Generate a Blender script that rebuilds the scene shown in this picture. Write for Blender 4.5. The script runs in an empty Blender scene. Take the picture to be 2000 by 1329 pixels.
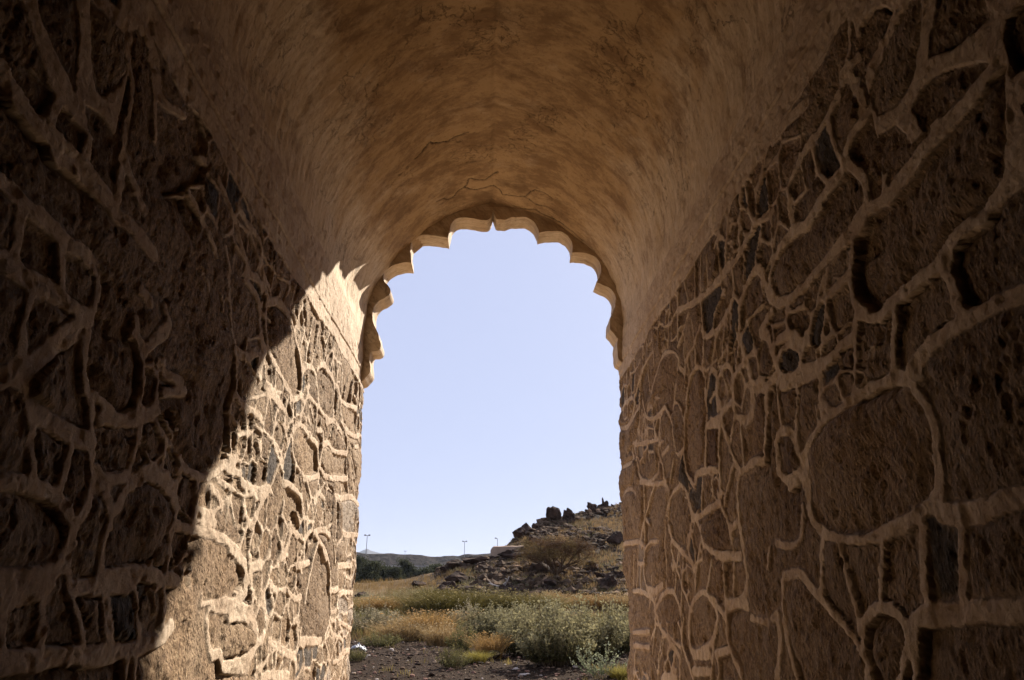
import bpy, bmesh, math, random
import numpy as np
from mathutils import Vector, noise as mnoise
from mathutils.geometry import tessellate_polygon

C = bpy.context.scene.collection
S = bpy.context.scene
rad = math.radians

# ------------------------------------------------------------------ camera
EYE = 1.5
PITCH, YAW, FPX = rad(20.8645), rad(2.0583), 1300.0      # focal length in photo pixels (2000 wide)
cam_d = bpy.data.cameras.new('camera')
cam = bpy.data.objects.new('camera', cam_d); C.objects.link(cam)
cam.location = (0, 0, EYE)
cam.rotation_euler = (rad(90) + PITCH, 0, -YAW)
cam_d.sensor_width = 36.0; cam_d.lens = FPX / 2000.0 * 36.0
cam_d.clip_start = 0.05; cam_d.clip_end = 30000
S.camera = cam

# ------------------------------------------------------------------ sky and sun
SUN_EL, SUN_AZ = 34.0, 33.0            # azimuth clockwise from +Y (the passage's axis)
world = bpy.data.worlds.new("World"); S.world = world; world.use_nodes = True
wn = world.node_tree.nodes; wl = world.node_tree.links
sky = wn.new('ShaderNodeTexSky'); sky.sky_type = 'NISHITA'; sky.sun_disc = False
sky.sun_elevation = rad(SUN_EL); sky.sun_rotation = rad(SUN_AZ)
sky.air_density = 1.0; sky.dust_density = 1.2; sky.ozone_density = 3.0
bg = wn['Background']; bg.inputs['Strength'].default_value = 0.050
smx = wn.new('ShaderNodeMix'); smx.data_type = 'RGBA'; smx.inputs[0].default_value = 0.87      # a pale, even, slightly violet desert haze over the clear sky
smx.inputs[7].default_value = (4.5, 4.95, 6.95, 1)
wl.new(sky.outputs[0], smx.inputs[6]); wl.new(smx.outputs[2], bg.inputs['Color'])
sun_d = bpy.data.lights.new('sun', 'SUN'); sun_d.energy = 5.0; sun_d.angle = rad(0.6); sun_d.color = (1.0, 0.91, 0.78)
sun = bpy.data.objects.new('sun', sun_d); C.objects.link(sun)
sd = Vector((math.sin(rad(SUN_AZ))*math.cos(rad(SUN_EL)), math.cos(rad(SUN_AZ))*math.cos(rad(SUN_EL)), math.sin(rad(SUN_EL))))
sun.rotation_euler = sd.to_track_quat('Z', 'Y').to_euler()
S.view_settings.view_transform = 'Standard'; S.view_settings.look = 'None'
S.view_settings.exposure = 1.38; S.view_settings.gamma = 1.0
S.render.engine = 'CYCLES'
S.cycles.max_bounces = 8; S.cycles.diffuse_bounces = 3; S.cycles.transparent_max_bounces = 8

# ------------------------------------------------------------------ helpers
def tag(o, label=None, cat=None, group=None, kind=None):
    if label: o['label'] = label
    if cat: o['category'] = cat
    if group: o['group'] = group
    if kind: o['kind'] = kind
    return o
def empty(name, loc=(0, 0, 0), rz=0.0):
    o = bpy.data.objects.new(name, None); C.objects.link(o)
    o.location = loc; o.rotation_euler = (0, 0, rz); o.empty_display_size = 0.3
    return o
def link(name, me, mat=None, parent=None):
    o = bpy.data.objects.new(name, me); C.objects.link(o)
    if mat is not None and len(me.materials) == 0: me.materials.append(mat)
    if parent is not None: o.parent = parent
    return o
def mesh_np(name, V, F, attrs=None, uv=None, smooth=True, colors=None):
    """V (n,3) floats, F (m,3|4) ints, attrs {name: per-vertex float}, uv per-vertex (n,2), colors per-vertex rgb"""
    V = np.ascontiguousarray(V, dtype=np.float32); F = np.ascontiguousarray(F, dtype=np.int32)
    me = bpy.data.meshes.new(name)
    k = F.shape[1]
    me.vertices.add(len(V)); me.vertices.foreach_set('co', V.ravel())
    me.loops.add(F.size); me.loops.foreach_set('vertex_index', F.ravel())
    me.polygons.add(len(F)); me.polygons.foreach_set('loop_start', np.arange(0, F.size, k, dtype=np.int32))
    me.update(calc_edges=True); me.validate()
    me.polygons.foreach_set('use_smooth', np.full(len(me.polygons), smooth, dtype=bool))
    for an, av in (attrs or {}).items():
        a = me.attributes.new(an, 'FLOAT', 'POINT'); a.data.foreach_set('value', np.ascontiguousarray(av, dtype=np.float32).ravel())
    if colors is not None:
        a = me.attributes.new('tint', 'FLOAT_COLOR', 'POINT')
        cc = np.ones((len(V), 4), dtype=np.float32); cc[:, :3] = colors
        a.data.foreach_set('color', cc.ravel())
    if uv is not None:
        a = me.attributes.new('st', 'FLOAT_VECTOR', 'POINT')
        uu = np.zeros((len(V), 3), dtype=np.float32); uu[:, :2] = uv
        a.data.foreach_set('vector', uu.ravel())
    me.update()
    return me
def grid_faces(nr, nc, flip=False):
    i = np.arange(nr-1)[:, None]*nc + np.arange(nc-1)[None, :]
    a, b, c, d = i, i+1, i+nc+1, i+nc
    F = np.stack([a, b, c, d] if not flip else [a, d, c, b], axis=-1)
    return F.reshape(-1, 4)

_rs = np.random.RandomState(7)
_LAT = _rs.rand(256, 256).astype(np.float32)
def vnoise(x, y, seed=0):
    x = x + seed*17.31; y = y + seed*41.77
    xi = np.floor(x).astype(np.int64); yi = np.floor(y).astype(np.int64)
    fx = x-xi; fy = y-yi
    fx = fx*fx*(3-2*fx); fy = fy*fy*(3-2*fy)
    a = _LAT[xi & 255, yi & 255]; b = _LAT[(xi+1) & 255, yi & 255]
    c = _LAT[xi & 255, (yi+1) & 255]; d = _LAT[(xi+1) & 255, (yi+1) & 255]
    return (a+(b-a)*fx)*(1-fy)+(c+(d-c)*fx)*fy
def fbm(x, y, oct=4, seed=0, gain=0.5):
    s = 0; a = 1; t = 0
    for k in range(oct):
        s = s+a*(vnoise(x*2**k, y*2**k, seed+k*3)-0.5)*2; t += a; a *= gain
    return s/t
def label_cells(mask):
    """number the connected True regions of a 2D mask (runs joined row by row)"""
    par = []
    def find(a):
        while par[a] != a: par[a] = par[par[a]]; a = par[a]
        return a
    lab = np.full(mask.shape, -1, np.int32); prev = []
    for i in range(mask.shape[0]):
        row = np.concatenate([[0], mask[i].astype(np.int8), [0]]); d = np.diff(row)
        st = np.where(d == 1)[0]; en = np.where(d == -1)[0]; cur = []; k = 0
        for a, e in zip(st, en):
            me = len(par); par.append(me)
            while k < len(prev) and prev[k][1] <= a: k += 1
            q = k
            while q < len(prev) and prev[q][0] < e:
                ra, rb = find(me), find(prev[q][2])
                if ra != rb: par[ra] = rb
                q += 1
            lab[i, a:e] = me; cur.append((a, e, me))
        prev = cur
    roots = np.array([find(a) for a in range(len(par))]+[0])
    out = np.where(lab >= 0, roots[lab], -1)
    _, inv = np.unique(out, return_inverse=True)
    return inv.reshape(mask.shape)          # 0 = outside every cell
def sstep(a, b, x):
    t = np.clip((x-a)/(b-a), 0, 1); return t*t*(3-2*t)

# a pixel of the photograph as a direction; used to look up where on the ground a thing stands
_F = np.array([math.sin(YAW)*math.cos(PITCH), math.cos(YAW)*math.cos(PITCH), math.sin(PITCH)])
_R = np.array([math.cos(YAW), -math.sin(YAW), 0.0]); _U = np.cross(_R, _F)
def ray(px, py):
    d = _F+_R*(px-1000)/FPX+_U*(664.5-py)/FPX
    return math.atan2(d[0], d[1]), math.atan2(d[2], math.hypot(d[0], d[1]))      # azimuth, elevation

# ------------------------------------------------------------------ materials
def new_mat(name):
    m = bpy.data.materials.new(name); m.use_nodes = True
    nt = m.node_tree; b = nt.nodes['Principled BSDF']
    b.inputs['Roughness'].default_value = 0.9
    b.inputs['Specular IOR Level'].default_value = 0.25
    return m, nt, b
class NB:
    """small node-building helper"""
    def __init__(s, nt): s.nt = nt
    def n(s, t, **kw):
        o = s.nt.nodes.new(t)
        for k, v in kw.items():
            if hasattr(o, k): setattr(o, k, v)
            else: o.inputs[k].default_value = v
        return o
    def l(s, a, b): s.nt.links.new(a, b)
    def attr(s, name, out='Fac'):
        o = s.n('ShaderNodeAttribute'); o.attribute_name = name; return o.outputs[out]
    def map(s, vec, scale=(1, 1, 1), loc=(0, 0, 0)):
        o = s.n('ShaderNodeMapping'); o.inputs['Scale'].default_value = scale; o.inputs['Location'].default_value = loc
        s.l(vec, o.inputs['Vector']); return o.outputs[0]
    def noise(s, vec, scale, detail=4, rough=0.5, dist=0.0, out='Fac'):
        o = s.n('ShaderNodeTexNoise'); o.inputs['Scale'].default_value = scale; o.inputs['Detail'].default_value = detail
        o.inputs['Roughness'].default_value = rough; o.inputs['Distortion'].default_value = dist
        s.l(vec, o.inputs['Vector']); return o.outputs[out]
    def voro(s, vec, scale, feature='F1', out='Distance'):
        o = s.n('ShaderNodeTexVoronoi'); o.feature = feature; o.inputs['Scale'].default_value = scale
        s.l(vec, o.inputs['Vector']); return o.outputs[out]
    def ramp(s, fac, stops):
        o = s.n('ShaderNodeValToRGB'); e = o.color_ramp.elements
        while len(e) < len(stops): e.new(0.5)
        for k, (p, c) in enumerate(stops):
            e[k].position = p; e[k].color = (c[0], c[1], c[2], 1) if hasattr(c, '__len__') else (c, c, c, 1)
        s.l(fac, o.inputs[0]); return o.outputs[0]
    def mix(s, fac, a, b, mode='MIX'):
        o = s.n('ShaderNodeMix'); o.data_type = 'RGBA'; o.blend_type = mode
        for sock, v in ((o.inputs[0], fac), (o.inputs[6], a), (o.inputs[7], b)):
            if isinstance(v, (int, float)): sock.default_value = v
            elif isinstance(v, (tuple, list)): sock.default_value = (v[0], v[1], v[2], 1)
            else: s.l(v, sock)
        return o.outputs[2]
    def math(s, op, a, b=0.0, c=0.0):
        o = s.n('ShaderNodeMath'); o.operation = op
        for i, v in enumerate((a, b, c)):
            if isinstance(v, (int, float)): o.inputs[i].default_value = v
            else: s.l(v, o.inputs[i])
        return o.outputs[0]
    def bump(s, h, strength, dist, nrm=None):
        o = s.n('ShaderNodeBump'); o.inputs['Strength'].default_value = strength; o.inputs['Distance'].default_value = dist
        s.l(h, o.inputs['Height'])
        if nrm is not None: s.l(nrm, o.inputs['Normal'])
        return o.outputs[0]

def plaster_color(b, st):
    """old lime plaster: tan, with brown soot and rust blotches and streaks running round the arch"""
    streak = b.noise(b.map(st, (6.5, 21, 1)), 1.0, 10, 0.76, 0.3)
    blot = b.noise(b.map(st, (2.2, 2.6, 1)), 1.0, 12, 0.70, 0.4)
    fine = b.noise(st, 30.0, 5, 0.65)
    base = b.mix(b.ramp(streak, [(0.35, 0), (0.65, 1)]), (0.50, 0.39, 0.28), (0.74, 0.62, 0.485))
    return base, blot, fine, streak

def make_masonry():
    m, nt, p = new_mat('rubble_masonry'); b = NB(nt)
    st = b.attr('st', 'Vector'); mortar = b.attr('mortar'); slate = b.attr('slate'); tone = b.attr('tone'); hue = b.attr('hue')
    base, blot, fine, streak = plaster_color(b, st)
    mc = b.mix(b.ramp(blot, [(0.40, 0), (0.66, 1)]), base, (0.44, 0.325, 0.23))
    mc = b.mix(b.ramp(fine, [(0.50, 0), (0.72, 0.6)]), mc, (0.26, 0.18, 0.12))
    grit = b.noise(b.map(st, (11, 11, 1), (4, 2, 0)), 1.0, 12, 0.78)
    mc = b.mix(b.ramp(grit, [(0.50, 0), (0.64, 0.40)]), mc, (0.27, 0.185, 0.12))
    # each stone takes its own piece of the rock: some granular, some layered schist
    offv = b.n('ShaderNodeCombineXYZ'); b.l(b.math('MULTIPLY', hue, 37.0), offv.inputs[0]); b.l(b.math('MULTIPLY', hue, 91.0), offv.inputs[1])
    sv = b.n('ShaderNodeVectorMath'); sv.operation = 'ADD'; b.l(st, sv.inputs[0]); b.l(offv.outputs[0], sv.inputs[1]); sv = sv.outputs[0]
    g1 = b.noise(b.map(sv, (30, 42, 1)), 1.0, 10, 0.80, 0.3)
    g2 = b.noise(b.map(sv, (20, 50, 1)), 1.0, 10, 0.76, 0.3)
    grain = b.mix(b.ramp(hue, [(0.55, 0), (0.60, 1)]), g1, g2)
    big = b.noise(b.map(st, (2.2, 3.2, 1)), 1.0, 3, 0.5)
    sc = b.ramp(grain, [(0.36, (0.045, 0.023, 0.011)), (0.43, (0.23, 0.142, 0.078)), (0.55, (0.43, 0.29, 0.168)), (0.68, (0.72, 0.55, 0.37))])
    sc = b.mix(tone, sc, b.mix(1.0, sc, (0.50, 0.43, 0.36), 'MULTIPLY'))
    sc = b.mix(b.math('MULTIPLY', hue, 0.75), sc, b.mix(1.0, sc, (0.88, 0.97, 1.10), 'MULTIPLY'))
    sc = b.mix(b.ramp(big, [(0.40, 0.0), (0.62, 0.55)]), sc, b.mix(0.55, sc, (0.50, 0.39, 0.28)))
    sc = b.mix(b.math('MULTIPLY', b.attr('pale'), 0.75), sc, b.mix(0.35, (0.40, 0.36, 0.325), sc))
    sl = b.ramp(grain, [(0.3, (0.02, 0.018, 0.017)), (0.6, (0.085, 0.076, 0.072)), (0.8, (0.22, 0.19, 0.165))])
    sc = b.mix(slate, sc, sl)
    col = b.mix(1.0, b.mix(mortar, sc, mc), (0.92, 0.89, 0.86), 'MULTIPLY')
    b.l(col, p.inputs['Base Color'])
    pit = b.voro(b.map(st, (55, 85, 1)), 1.0)
    hs = b.math('ADD', b.math('MULTIPLY', grain, 1.0), b.math('MULTIPLY', b.ramp(pit, [(0.0, 0), (0.5, 1)]), 0.5))
    hm = b.math('MULTIPLY', b.math('ADD', fine, b.math('MULTIPLY', streak, 0.4)), 0.42)
    hm = b.math('ADD', hm, b.math('MULTIPLY', grit, 0.55))
    hh = b.mix(mortar, hs, hm)
    b.l(b.bump(hh, 1.0, 0.030), p.inputs['Normal'])
    p.inputs['Roughness'].default_value = 0.88
    return m
def make_plaster():
    m, nt, p = new_mat('vault_plaster'); b = NB(nt)
    st = b.attr('st', 'Vector'); stain = b.attr('stain')
    base, blot, fine, streak = plaster_color(b, st)
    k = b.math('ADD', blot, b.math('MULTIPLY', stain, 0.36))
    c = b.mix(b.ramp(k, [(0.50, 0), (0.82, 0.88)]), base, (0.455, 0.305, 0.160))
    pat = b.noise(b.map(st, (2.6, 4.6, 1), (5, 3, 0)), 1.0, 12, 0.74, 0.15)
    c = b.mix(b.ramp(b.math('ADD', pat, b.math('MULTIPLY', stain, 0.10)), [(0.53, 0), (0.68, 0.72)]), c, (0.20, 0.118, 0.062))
    c = b.mix(b.ramp(fine, [(0.55, 0), (0.75, 0.55)]), c, (0.10, 0.06, 0.035))
    def hair(sc, loc, width, lo, hi):
        n_ = b.noise(b.map(st, sc, loc), 1.0, 10, 0.62, 0.4)
        line = b.ramp(b.math('ABSOLUTE', b.math('SUBTRACT', n_, 0.5)), [(0.0, 1), (width, 0)])
        msk = b.ramp(b.noise(b.map(st, (1.5, 1.5, 1), loc), 1.0, 3, 0.5), [(lo, 0), (hi, 0.55)])
        return b.math('MULTIPLY', line, msk)
    crack = b.math('MAXIMUM', hair((2.6, 3.4, 1), (9, 1, 0), 0.006, 0.54, 0.62), hair((7, 8, 1), (2, 7, 0), 0.010, 0.56, 0.62))
    crack = b.math('MAXIMUM', crack, b.attr('crack'))
    c = b.mix(crack, c, (0.04, 0.022, 0.012))
    b.l(b.mix(1.0, c, (0.88, 0.85, 0.80), 'MULTIPLY'), p.inputs['Base Color'])
    h = b.math('ADD', b.math('MULTIPLY', streak, 0.55), b.math('MULTIPLY', fine, 0.25))
    h = b.math('ADD', h, b.math('MULTIPLY', pat, 0.9)); h = b.math('SUBTRACT', h, crack)
    b.l(b.bump(h, 0.75, 0.018), p.inputs['Normal'])
    return m
def simple_mat(name, c1, c2, scale=6.0, bump=0.3, bd=0.02, rough=0.9, stretch=(1, 1, 1), lo=0.35, hi=0.65):
    m, nt, p = new_mat(name); b = NB(nt)
    oc = b.n('ShaderNodeTexCoord').outputs['Object']
    f = b.noise(b.map(oc, stretch), scale, 7, 0.62, 0.2)
    b.l(b.ramp(f, [(lo, c1), (hi, c2)]), p.inputs['Base Color'])
    if bump: b.l(b.bump(f, bump, bd), p.inputs['Normal'])
    p.inputs['Roughness'].default_value = rough; p.inputs['Specular IOR Level'].default_value = 0.05 if rough > 0.6 else 0.5
    return m
def tint_mat(name, trans=0.0, rough=0.85):
    m, nt, p = new_mat(name); b = NB(nt)
    p.inputs['Specular IOR Level'].default_value = 0.06; b.l(b.attr('tint', 'Color'), p.inputs['Base Color']); p.inputs['Roughness'].default_value = rough
    if trans:
        t = b.n('ShaderNodeBsdfTranslucent'); b.l(b.attr('tint', 'Color'), t.inputs['Color'])
        mx = b.n('ShaderNodeMixShader'); mx.inputs[0].default_value = trans
        b.l(p.outputs[0], mx.inputs[1]); b.l(t.outputs[0], mx.inputs[2])
        b.l(mx.outputs[0], nt.nodes['Material Output'].inputs['Surface'])
    return m
MASONRY = make_masonry(); PLASTER = make_plaster()
LEAF = tint_mat('leaf', 0.3); PEBBLE = tint_mat('pebble', 0.0, 0.95)
ROCK = simple_mat('dark_rock', (0.014, 0.009, 0.007), (0.090, 0.058, 0.042), 2.2, 1.0, 0.25, 0.92)
STONE = simple_mat('grey_stone', (0.10, 0.075, 0.055), (0.28, 0.22, 0.165), 5.0, 0.8, 0.05)
BARK = simple_mat('bark', (0.045, 0.027, 0.016), (0.14, 0.09, 0.055), 9.0, 0.6, 0.02)
DEAD = simple_mat('bleached_wood', (0.28, 0.23, 0.19), (0.55, 0.50, 0.45), 9.0, 0.5, 0.02)
MUD = simple_mat('mud_render', (0.30, 0.215, 0.15), (0.42, 0.31, 0.225), 1.2, 0.4, 0.03)
CONC = simple_mat('weathered_concrete', (0.22, 0.215, 0.21), (0.32, 0.31, 0.30), 0.4, 0.2, 0.02)
METAL = simple_mat('grey_metal', (0.10, 0.105, 0.11), (0.16, 0.165, 0.17), 3.0, 0.0, 0.01, 0.5)
LAMPGLASS = simple_mat('lamp_glass', (0.5, 0.5, 0.5), (0.6, 0.6, 0.6), 3.0, 0.0, 0.01, 0.2)
SHEET = simple_mat('white_plastic', (0.28, 0.285, 0.30), (0.45, 0.45, 0.46), 6.0, 0.4, 0.02, 0.4)
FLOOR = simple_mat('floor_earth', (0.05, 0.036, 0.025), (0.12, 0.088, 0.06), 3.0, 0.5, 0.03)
BOUNCE_PALE = simple_mat('bounce_pale', (0.46, 0.35, 0.24), (0.62, 0.49, 0.35), 3.0, 0.5, 0.03)  # pale and warm, for the added slabs that bounce sunlight inside
SHELL = simple_mat('outer_render', (0.30, 0.215, 0.15), (0.46, 0.35, 0.25), 1.5, 0.5, 0.03)

# mortar pointing, one line each: width in cm, then (along passage, height) pairs in cm
LEFT_POINTING = """4 372 326 365 310 364 304;6 315 301 324 297 326 293 340 300 355 302 367 301 376 297 392 289 401 282;5 308 290 315 283 321 271;6 324 292 328 279 335 270 351 266 365 263 381 260;5 317 282 320 271 328 266;5 331 271 327 261 324 252;4 390 322 378 300;4 390 318 408 301;4 417 323 409 297 407 286;3.5 398 306 392 290;4 433 324 428 307 421 290;4 433 320 444 299;3.5 462 325 453 303;3.5 482 325 473 306;5 500 322 494 304 507 297;5 510 318 515 301;3.5 536 325 527 300;3.5 558 323 553 303;3 582 326 582 307;7 403 279 410 286 424 290 434 289;7 436 293 450 301 468 303 486 299 492 290 493 274;6 434 289 444 279 453 270 483 269;7 476 265 498 272 524 270;3.5 417 282 422 271;5 401 282 404 268 411 263 421 271;4 422 271 440 270 447 269;4 421 270 412 261 407 249;3.5 422 270 441 257;3.5 446 270 446 250;7 381 257 393 260 405 266;3.5 365 263 365 250;3.5 349 266 351 250;8 337 252 347 251 361 249 375 247;4 377 256 373 238;4 388 258 390 243;6 507 296 526 294 580 304;4 508 294 508 279;5 514 296 523 281 551 276;7 390 239 405 247 419 248 435 246 454 245;6 390 239 395 230 405 223 428 219;8 429 218 446 221 467 226;5 456 246 461 233 470 217;4 373 238 383 231;5 390 239 385 230 381 221 379 216;4 358 244 355 229 364 225 374 221 381 215 383 208;7 385 208 404 209 424 206;4 420 217 427 203 436 190 441 168;3.5 403 223 406 212;4 436 218 451 203 455 189;5 468 257 471 247 465 233;8 471 248 487 253 508 251 547 257;5 549 259 555 238 565 228;8 465 233 480 229 495 229 522 233 557 238;3.5 490 258 494 270;4 507 257 507 267 519 271 541 261;7 542 274 576 278 602 285;4 522 278 542 274 551 258;6 451 254 464 257;6 456 206 470 214 485 212;7 462 188 485 191 507 190;5 455 189 442 184;6 459 188 480 183 501 173;3.5 485 212 491 193;4 511 228 525 211 527 190 532 172;8 518 220 539 220 576 226 608 224;3.5 534 229 545 201 555 196;7 555 196 575 195 611 198;5 533 184 552 192;3.5 575 193 570 178;3.5 595 194 604 175;6 387 198 388 191 404 185 431 182;7 431 182 438 180;6 343 184 350 194 356 199;11 342 196 354 199;9 334 221 338 219;4 405 184 399 174 386 166;4 565 261 586 245;4 575 245 597 225;5 579 269 600 274;7 313 168 323 166 334 162 339 156 338 150 332 147 320 146;8 321 144 332 143 344 142 351 141;7 322 140 336 140 350 137 360 133 362 128 358 123 346 120 329 120;5 339 175 342 162 350 151 352 140;5 365 148 357 140;8 344 161 358 164;6 364 146 375 139 376 135 371 129 359 125;5 376 165 372 154;9 377 154 388 151;5 474 182 463 170 454 155 450 143;6 474 184 494 179 511 169 521 155 528 139;6 528 137 547 138 552 147;4 520 189 531 171;7 422 165 452 168;7 411 151 426 147 440 148;5 437 133 441 124 438 117;5 428 134 435 135;9 446 123 500 120;7 382 127 399 123 417 119 437 114 443 108;4 384 127 383 115;4 542 167 550 152;8 541 170 597 172;7 520 152 546 153;7 555 149 580 151 613 150;6 561 130 587 126 616 122;5 532 125 532 131 545 130 550 122 541 121 532 125;4 512 122 529 134;4 553 144 556 132 576 120 581 105 573 88;5 552 119 573 116 573 104 546 103;6 580 107 626 106;4 513 119 531 105 517 94;4 364 121 367 110;9 377 110 392 110 425 106;4 398 120 398 114;4 446 115 448 108;4 406 181 398 165;7 391 168 402 171;3.5 421 178 422 169;3.5 437 183 441 172;5 215 224 217 214 216 207;5 225 227 227 220 228 211 230 205 238 201 240 192;8 228 227 231 224 239 224 245 225;8 232 217 248 222;9 211 201 216 204 227 209;5 219 201 219 193 219 185;8 226 188 232 190 241 190 249 187 252 185;7 218 182 223 185 232 187 240 187 247 185 251 181;7 252 197 259 194 271 193 283 196 296 203 306 207;5 254 195 253 188 252 183 253 178;4 268 193 272 181;3.5 292 251 296 238 294 227 300 207;7 336 251 351 249 366 248;5 297 235 309 231 314 226 318 219 316 210 314 207;7 310 232 325 233 336 232;8 318 199 330 198 346 198 358 201;6 314 205 318 198;6 283 191 292 188 298 184;7 297 201 314 202;4 361 223 371 218 377 215;5 253 181 254 173 254 158;8 254 174 267 173 282 173 302 172 320 169 334 164;7 275 181 288 179;7 278 177 292 177;4 272 181 272 174;5 336 165 339 157 340 150 330 147 314 147 298 146;10 300 145 323 144 343 143 354 138;7 354 138 362 132 359 125 345 121 324 121;5 296 143 297 136 304 127;8 306 126 315 126 321 121;5 347 192 342 180 341 167 347 155 353 141;6 324 189 331 183 340 180;5 331 180 326 170;8 344 162 358 163;9 221 155 233 157 247 155 263 154;8 222 152 228 152;5 228 156 235 149 243 136;5 253 153 258 138;9 229 133 245 134 257 135 264 139;5 235 130 236 125;5 240 131 242 124;9 323 120 351 117;9 160 200 165 206 171 212 177 218;5 157 209 158 202;9 153 197 156 199 160 199;5 162 197 166 191 172 177;10 166 193 173 192 181 191 186 191 193 191;6 185 188 185 183 184 176;6 183 220 182 213 185 206 191 200 194 191 196 184 199 180;6 191 204 196 203 203 202;9 197 199 204 200 211 202 220 205 228 209;6 206 229 212 228 215 225;8 215 227 222 233 227 238;8 161 174 167 175 174 175 182 174 189 171;7 199 179 197 172;6 205 181 210 173;7 199 184 205 182 213 184 219 185;8 202 179 205 179;7 215 175 218 181 226 185;7 184 173 188 172 192 167 193 162 193 159;5 193 159 197 152 203 144 209 136;10 169 153 177 153 184 154 189 156 192 159;8 170 150 176 149 183 151 188 152;5 171 148 175 138;5 186 151 191 136;6 200 178 197 172 194 168 195 163;5 206 180 212 171;6 216 179 212 171 210 164 211 155;10 199 151 212 152 227 154;9 212 154 226 156 239 156 249 156;4 214 151 218 141 222 136;4 217 150 225 136;10 175 135 189 134 201 134 216 133 232 133 246 134;5 236 131 237 125;5 241 131 242 124;9 137 241 142 241 149 240 157 241 165 240 174 241 181 239;6 181 239 183 233 182 224;6 146 240 147 232 147 225;5 163 239 167 227;10 144 224 149 223 155 223 164 224 172 224 182 224;5 156 219 156 213 158 204;9 163 205 170 214 178 223;5 181 223 183 213;10 153 260 164 262 178 262 184 261 195 262 210 260;5 164 268 165 264;5 183 279 183 264;5 184 278 193 273 199 271;8 206 245 213 243;6 206 234 210 228 214 226;8 214 225 221 234 227 241;8 125 281 132 279 138 277 147 277 156 276 164 276;10 129 266 136 264 144 263 154 264 165 264 179 263;5 149 275 148 265;5 164 273 165 264;4 163 326 171 315 178 305 180 289 182 267;4 190 316 196 298;7 191 314 201 316 213 322;5 183 280 191 274;12 166 330 183 328 191 317;6 249 318 261 315 274 311 280 306;6 273 319 289 319 305 319 315 306 327 301 326 294;5 282 305 293 299 293 292;8 292 294 309 299 315 296;6 293 291 310 290 318 282 320 274 330 267;4 273 284 281 266 290 256 295 249;9 291 254 305 256 319 264 325 253;6 324 295 344 302 361 304;4 330 318 329 304;6 226 296 237 294 246 291 258 286;5 266 294 274 286;5 223 246 227 241 221 233;6 273 302 278 305"""
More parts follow.
